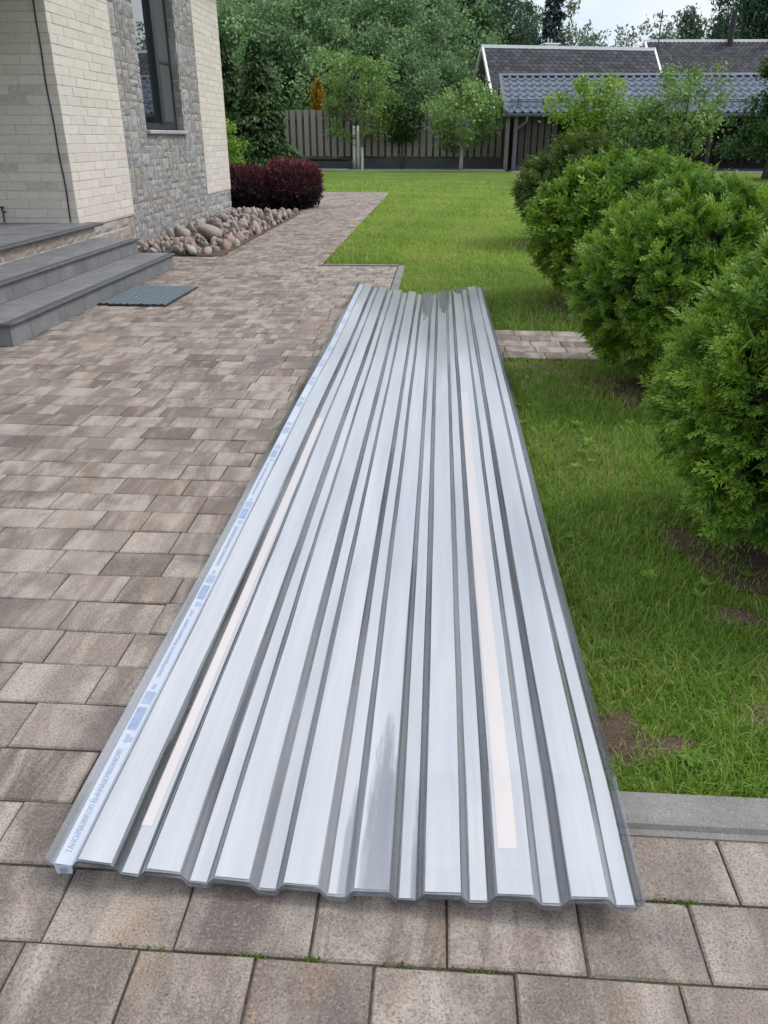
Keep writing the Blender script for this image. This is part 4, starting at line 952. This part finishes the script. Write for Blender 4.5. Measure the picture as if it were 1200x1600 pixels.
# ================================================================== NEIGHBOUR HOUSES
def house_far(name, loc, rz, Lr, half, zr, pitch, label, shw, shh, seed, single):
    root = empty(name, loc, rz, label, 'house'); q = lambda mb, n, mt, par=None: ob(n, mb.mesh(n, mt), par or root)
    ze = zr-half*math.tan(pitch); T = math.tan(pitch); oh = .55
    q(MB().box(oh, Lr-oh, -half+.6, half-.6, 0, ze+.35).prism([(-half+.6, ze+.35), (half-.6, ze+.35), (0, zr-.35)], 'x', oh, oh+.15).prism([(-half+.6, ze+.35), (half-.6, ze+.35), (0, zr-.35)], 'x', Lr-oh-.15, Lr-oh), 'wall', M_SOFFIT)
    rf = q(MB().prism([(-half, ze), (0, zr), (half, ze), (half, ze-.16), (0, zr-.16), (-half, ze-.16)], 'x', 0, Lr), 'roof', M_SHING)
    # hexagonal shingles on the slope towards the camera
    u = lambda x, t, h=0: (x, -half*t-h*math.sin(pitch), zr-half*T*t+h*math.cos(pitch))
    sl_ = math.hypot(half, half*T); nr = int(sl_/shh); nc = int(Lr/shw); allb = MB(); hexm = None
    ca, sa = math.cos(pitch), math.sin(pitch)
    hx = [(-.5, .06), (.5, .06), (.5, -.55), (.22, -1.0), (-.22, -1.0), (-.5, -.55)]
    def hexv(th): return [(a*shw*.97, b_*shh*1.06*ca, b_*shh*1.06*sa+0) for a, b_ in hx]
    me = MB().add([(v[0], v[1]-.02*sa*(1 if v[1] < 0 else .2), v[2]+.022*ca*(1 if v[1] < 0 else .2)) for v in hexv(0)]+[(v[0], v[1], v[2]-.01) for v in hexv(0)], [(5, 4, 3, 2, 1, 0), (0, 1, 7, 6), (1, 2, 8, 7), (2, 3, 9, 8), (3, 4, 10, 9), (4, 5, 11, 10), (5, 0, 6, 11)])
    hexm = me.mesh('shingle', M_SHING); base_v = np.array([v.co[:] for v in hexm.vertices]); base_f = [tuple(p.vertices) for p in hexm.polygons]
    lst = []
    for r_ in range(nr):
        for c in range(nc+1):
            x = (c+.5*(r_ % 2))*shw
            if x < shw*.4 or x > Lr-shw*.4: continue
            t = (r_+.02)/nr; lst.append((x, t))
    mw = Matrix.Translation(loc) @ Matrix.Rotation(rz, 4, 'Z')
    lst.sort(key=lambda s_: -(seen(mw @ Vector(u(*s_))) > 0)*(1 if s_[1] < .62 else .5))
    for i, (x, t) in enumerate(lst):
        p = u(x, t, .012)
        if i < single and t < .62: ob('shingle', hexm, rf, p)
        else: allb.add(base_v+np.array(p), base_f, random.random())
    if allb.n: tag(ob('far_shingles', allb.mesh('far_shingles', M_SHING), rf), kind='stuff')
    q(MB().prism([(-.16, zr-.12), (-.14, zr+.05), (.14, zr+.05), (.16, zr-.12)], 'x', -.1, Lr+.05), 'ridge_cap', M_WHITE)
    for xx in (-.12, Lr):
        for s in (-1, 1):
            q(MB().prism([(0, zr-.2), (0, zr+.07), (s*(half+.1), ze-.0), (s*(half+.1), ze-.25)], 'x', xx, xx+.13), 'bargeboard', M_WHITE)
    # soffit of the gable overhang
    for s in (-1, 1): q(MB().add([(0, 0, zr-.165), (oh, 0, zr-.165), (oh, s*half, ze-.165), (0, s*half, ze-.165)], [(0, 1, 2, 3)]), 'soffit', M_SOFFIT)
    return root, q, ze
h1, q1, ze1 = house_far('neighbour_house', (2.35, 55, 0), R(13.4), 11.05, 3.7, 6.42, R(47), 'neighbour house with dark hexagonal shingle roof and white gable trim', .41, .27, 3, 300)
# gable window: tall frames in a triangle
gw = q1(MB().box(.5, .55, -2.1, 2.1, 3.6, 3.82), 'gable_window', M_WHITE)
for yy, top in ((-1.45, 4.35), (-.75, 5.0), (0, 5.6), (.75, 5.0), (1.45, 4.35)):
    kid(MB().box(.49, .55, yy-.06, yy+.06, 3.82, top), 'mullion', M_WHITE, gw)
for y0, y1, t0, t1 in ((-1.39, -.81, 4.35, 4.95), (-.69, -.06, 5.0, 5.55), (.06, .69, 5.55, 5.0), (.81, 1.39, 4.95, 4.35)):
    kid(MB().prism([(y0, 3.82), (y1, 3.82), (y1, t1), (y0, t0)], 'x', .515, .54), 'pane', M_GLASS, gw)
kid(MB().prism([(-2.1, 3.82), (-1.95, 3.82), (.0, 5.65), (1.95, 3.82), (2.1, 3.82), (0, 5.85)], 'x', .485, .55), 'mullion', M_WHITE, gw)
ch_ = q1(MB().box(4.15, 4.95, .5, 1.2, 5.2, 6.6).box(4.05, 5.05, .4, 1.3, 6.6, 6.68), 'chimney', M_WHITE)
for i, (xx, hh) in enumerate(((4.4, .5), (4.62, .42), (4.85, .62))): kid(MB().tube([(xx, .85, 6.68), (xx, .85, 6.68+hh*.6)], .06, 8), 'flue', M_STEEL if i < 2 else M_BLACK, ch_)
q1(MB().box(6.8, 7.6, -2.35, -2.05, 4.12, 4.3), 'roof_hatch', M_WHITE)
h2, q2, ze2 = house_far('neighbour_house', (13.1, 60, 0), R(3), 13.6, 4.6, 7.1, R(40), 'second neighbour house farther right with plain grey shingle roof and white ridge', .3, .2, 5, 0)
q2(MB().tube([(5.35, -.35, 6.6), (5.35, -.35, 8.7)], .17, 10), 'black_flue', M_BLACK)
sv = q2(MB().tube([(7.95, -.5, 6.5), (7.95, -.5, 7.7)], .13, 10).tube([(7.95, -.5, 7.7), (7.95, -.5, 7.95)], .2, 10).tube([(7.95, -.5, 8.0), (7.95, -.5, 8.2)], .2, 10), 'vent_pipe', M_STEEL)
tag(MB().tube([(13.6, 58.6, 0), (13.6, 58.6, 8.6)], .035, 6).tube([(13.3, 58.6, 8.3), (13.9, 58.6, 8.3)], .02, 5).tube([(13.4, 58.6, 8.0), (13.8, 58.6, 8.0)], .02, 5).build('antenna_mast', M_BLACK), 'thin antenna mast standing between the two shingle roofs', 'antenna')

# ================================================================== FOREST
GF = 'trees of the wood behind the fence'
def proto(kind, seed):
    if kind == 'willow': return tree('willow_tree', (0, -200, 0), None, None, M_WILLOW, M_BARK, 7, .3, 2.9, lambda t: max(.2, math.sin(math.pi*(.2+.72*t))**.8), 170, 115, .3, .18, seed, .12, GF, nl=10)
    if kind == 'tall': return tree('birch_tree', (0, -200, 0), None, None, M_FOREST, M_LBARK, 16, 2.5, 3.0, lambda t: max(.16, math.sin(math.pi*(.16+.8*t))**.7), 240, 80, .44, .26, seed, .16, GF, nl=26, droop=.8)
    return tree('far_tree', (0, -200, 0), None, None, M_FAR, M_BARK, 13, 1, 2.4, lambda t: max(.12, (1-t)**.55*min(1, .4+2*t)), 90, 50, .42, .42, seed, .15, GF, nl=6)
pw = [proto('willow', 71+i) for i in range(3)]; pt = [proto('tall', 81+i) for i in range(3)]; pf = [proto('far', 91+i) for i in range(2)]
r3 = np.random.default_rng(5)
def put(p, x, y, s, label, sz=None, rz=None):
    if p.location.y < -100: o = p
    else: o = copy_tree(p)
    o.location = (x, y, 0); o.scale = (s, s, s*(sz or 1)) if y < 100 else (s*.75, s*.75, s); o.rotation_euler = (0, 0, rz if rz is not None else random.random()*6.28)
    tag(o, label, 'tree', GF)
wl = [(-17.5, 52, .95), (-15, 50.5, 1.0), (-12.2, 51, 1.12), (-9.6, 50, 1.2), (-7.2, 52, 1.25), (-4.6, 51, 1.05), (-2.6, 50.5, .95), (-3.2, 53.5, 1.25), (.3, 66, 1.5), (-1.6, 60, 1.5), (2.4, 69, 1.2), (-5.8, 55, 1.4), (-11, 55, 1.45)]
ORD = ['first', 'second', 'third', 'fourth', 'fifth', 'sixth', 'seventh', 'eighth', 'ninth', 'tenth', 'eleventh', 'twelfth', 'thirteenth', 'fourteenth', 'fifteenth', 'sixteenth']
wl.sort(); 
for i, (x, y, s) in enumerate(wl): put(pw[i % 3], x, y, s, 'grey green bushy tree over the fence, %s from the left of its row' % ORD[i])
tl = [(-22, 63, .95), (-19, 66, 1.0), (-16.3, 62, .98), (-13.8, 67, 1.05), (-11.4, 63, 1.0), (-9, 66, 1.05), (-6.6, 62, .95), (-4.2, 68, 1.05), (-2, 64, .92), (.2, 67, .98), (2.6, 70, .95), (3.2, 73, .95), (-17.6, 71, 1.15), (-8, 73, 1.15), (-.6, 74, 1.1)]
tl.sort()
for i, (x, y, s) in enumerate(tl): put(pt[i % 3], x, y, s, 'tall dark tree at the back of the wood, %s from the left' % ORD[i])
for i, (x, y, s, z) in enumerate([(7.0, 78, .42, 1.75), (24.3, 76, .85, 1.3), (27, 74, .95, 1.3), (29.5, 77, .95, 1.25)]):
    put(pt[i % 3], x, y, s, 'slender tall tree left of the blue spruce against the sky' if i == 0 else 'tall dark tree against the sky over the right hand roof, %s of three' % ORD[i-1], z)
put(pf[0], 21.6, 84, .72, 'small round topped tree alone against the sky over the far roof ridge')
put(pf[1], 20.5, 78, .85, 'middling tree just left of the tall trees at the right')
dv, df_, da, dn = [], [], [], 0
r3 = np.random.default_rng(222)
for i in range(46):
    sc_h = r3.uniform(13.2, 16.4)*(1 if i % 3 else .92); x = 11+.8*i+r3.uniform(-.5, .5); yy = 118+r3.uniform(-6, 8)
    C_, P, rn = crown_pts(r3, lambda t: max(.1, (1-t)**.6*min(1, .5+2*t)), sc_h, 1, 1.7, 45, 26, .4)
    V, F, A = leaves(P+np.array([x, yy, 0]), .42, r3, rn); dv.append(V); df_.append(F+dn); da.append(A); dn += len(V)
tag(ob('distant_wood', npmesh('distant_wood', np.concatenate(dv), np.concatenate(df_), [M_FAR], np.concatenate(da))), 'hazy line of distant trees beyond the shingle roofs', 'wood', kind='stuff')
conifer('blue_spruce', (8.2, 70, 0), 'tall blue green spruce behind the shingle roof ridge against the sky', 13.5, 1.9, M_BLUE, 99, n=9000, size=.36, base=1, trunk=.2)

# ================================================================== LAWN GRASS AND SOIL
patches = [(.50, 1.62, .085, .09), (.62, 1.6, .07, .03), (1.05, 1.75, .14, .07), (.66, 5.3, .16, .06), (.9, 5.22, .16, .04), (1.3, 2.55, .26, .24), (1.02, 2.22, .07, .05), (1.4, 4.75, .34, .36), (1.55, 7.4, .5, .4), (.3, 8.3, .25, .12), (.95, 1.55, .03, .025), (1.8, 12, .6, .6), (.98, 2.75, .07, .09)]
def bare(x, y):
    m_ = np.zeros(len(x))
    for a, b_, ra, rb_ in patches: m_ = np.maximum(m_, 1.25-np.hypot((x-a)/ra, (y-b_)/rb_)*.75)
    return np.clip(m_+.22*np.sin(x*23+1)*np.sin(y*19), 0, 1)
sp_ = MB()
nsoil = 0
soilV = []; soilF = []
for a, b_, ra, rb_ in patches:
    n = 18; base_ = len(soilV); nsoil += 1; soilV.append((a, b_, .0))
    for q in range(n):
        t = 2*math.pi*q/n; f = 1.15*(1+.18*math.sin(3*t+a*9)+.1*math.sin(7*t)); soilV.append((a+ra*f*math.cos(t), b_+rb_*f*math.sin(t), -.0195+.0004*nsoil))
    soilV[base_] = (a, b_, -.013)
    soilF += [(base_, base_+1+q, base_+1+(q+1) % n) for q in range(n)]
ob_s = npmesh('soil', soilV, np.array(soilF), [M_SOIL]); tag(ob('soil', ob_s), kind='structure')
gV, gF, gA = [], [], []; gn = 0
r3 = np.random.default_rng(77)
def inlawn(x, y):
    k = np.ones(len(x), bool)
    k &= ~((x < -.39) & (y < 9.87)); k &= ~((x < -1.415) & (y < 23.85)); k &= y > 1.388
    k &= ~((y > 5.45) & (y < 6.35)); k &= ~((x > -.7) & (x < .36) & (y > 1.2) & (y < 7.5))
    return k
def grass(x0, x1, y0, y1, dens, h, wd):
    global gn
    n = int((x1-x0)*(y1-y0)*dens); x = r3.uniform(x0, x1, n); y = r3.uniform(y0, y1, n); k = inlawn(x, y); bm_ = bare(x, y)
    cl_ = .5+.5*np.sin(x*9+np.sin(y*7)*2)*np.sin(y*8+np.sin(x*5)*2); edge = np.exp(-np.maximum(y-1.4, 0)/.06)
    k &= r3.random(n) > bm_*.93; x, y, bm_, cl_, edge = x[k], y[k], bm_[k], cl_[k], edge[k]; n = len(x)
    hh = h*r3.uniform(.45, 1.25, n)*(.75+.55*cl_)*(1-.4*bm_); a = r3.random(n)*6.28; le = r3.uniform(.3, 1.3, n)*hh; bw = wd*r3.uniform(.6, 1.2, n)
    dx, dy = np.cos(a), np.sin(a); sx, sy = -dy*bw, dx*bw; z = np.full(n, -.02)
    V = np.stack([np.stack([x-sx, y-sy, z], 1), np.stack([x+sx, y+sy, z], 1), np.stack([x+dx*le*.4+sx*.7, y+dy*le*.4+sy*.7, z+hh*.65], 1), np.stack([x+dx*le*.4-sx*.7, y+dy*le*.4-sy*.7, z+hh*.65], 1), np.stack([x+dx*le, y+dy*le, z+hh*r3.uniform(.75, 1.05, n)], 1)], 1)
    i = np.arange(n)*5+gn; gF.append(np.concatenate([np.stack([i, i+1, i+2], 1), np.stack([i, i+2, i+3], 1), np.stack([i+3, i+2, i+4], 1)]))
    dry = (r3.random(n) < .05+.5*bm_+.12*(np.sin(x*3.1+y*1.7)*np.sin(y*2.3-x) > .35)); rn = np.where(dry, r3.uniform(0, .13, n), .17+.42*r3.random(n)+.25*cl_*r3.random(n)+np.clip((y-7)/12, 0, .3)+.12*np.sin(x*2.1+y)*np.sin(y*1.6-x*.7))
    gA.append(np.repeat(np.clip(rn, 0, 1), 5)); gV.append(V.reshape(-1, 3)); gn += n*5
grass(.34, 2.2, 1.38, 2.6, 15000, .043, .0016)
grass(.34, 2.6, 2.6, 5.45, 8500, .045, .0021)
grass(-.4, 2.8, 6.35, 10, 3600, .058, .0032)
grass(-1.5, 4.0, 10, 16, 1500, .055, .0055)
grass(-1.7, 6.0, 16, 24, 600, .05, .009)
grass(-8, 8.0, 23.85, 31, 170, .045, .014)
wn = 90; wx = r3.uniform(.45, 2.2, wn); wy = r3.uniform(1.45, 5.3, wn); kk = inlawn(wx, wy)
for x, y in zip(wx[kk], wy[kk]):
    q = int(r3.integers(3, 7)); P = np.tile((x, y, -.008), (q, 1)); an = r3.random()*6+np.arange(q)*6.28/q; d = np.stack([np.cos(an), np.sin(an), r3.uniform(.3, .8, q)], 1)
    V, F, A = scatter(LV, LF, P, rotm(d, np.tile((0, 0, 1.), (q, 1))+.01), r3.uniform(.02, .05)*np.ones(q), LA, np.full(q, r3.uniform(.3, .8)))
    gV.append(V); gF.append(F+gn); gA.append(A); gn += len(V)
tag(ob('grass', npmesh('grass', np.concatenate(gV), np.concatenate(gF), [M_GRASS], np.concatenate(gA))), 'short green mown grass of the lawn', 'grass', kind='stuff')
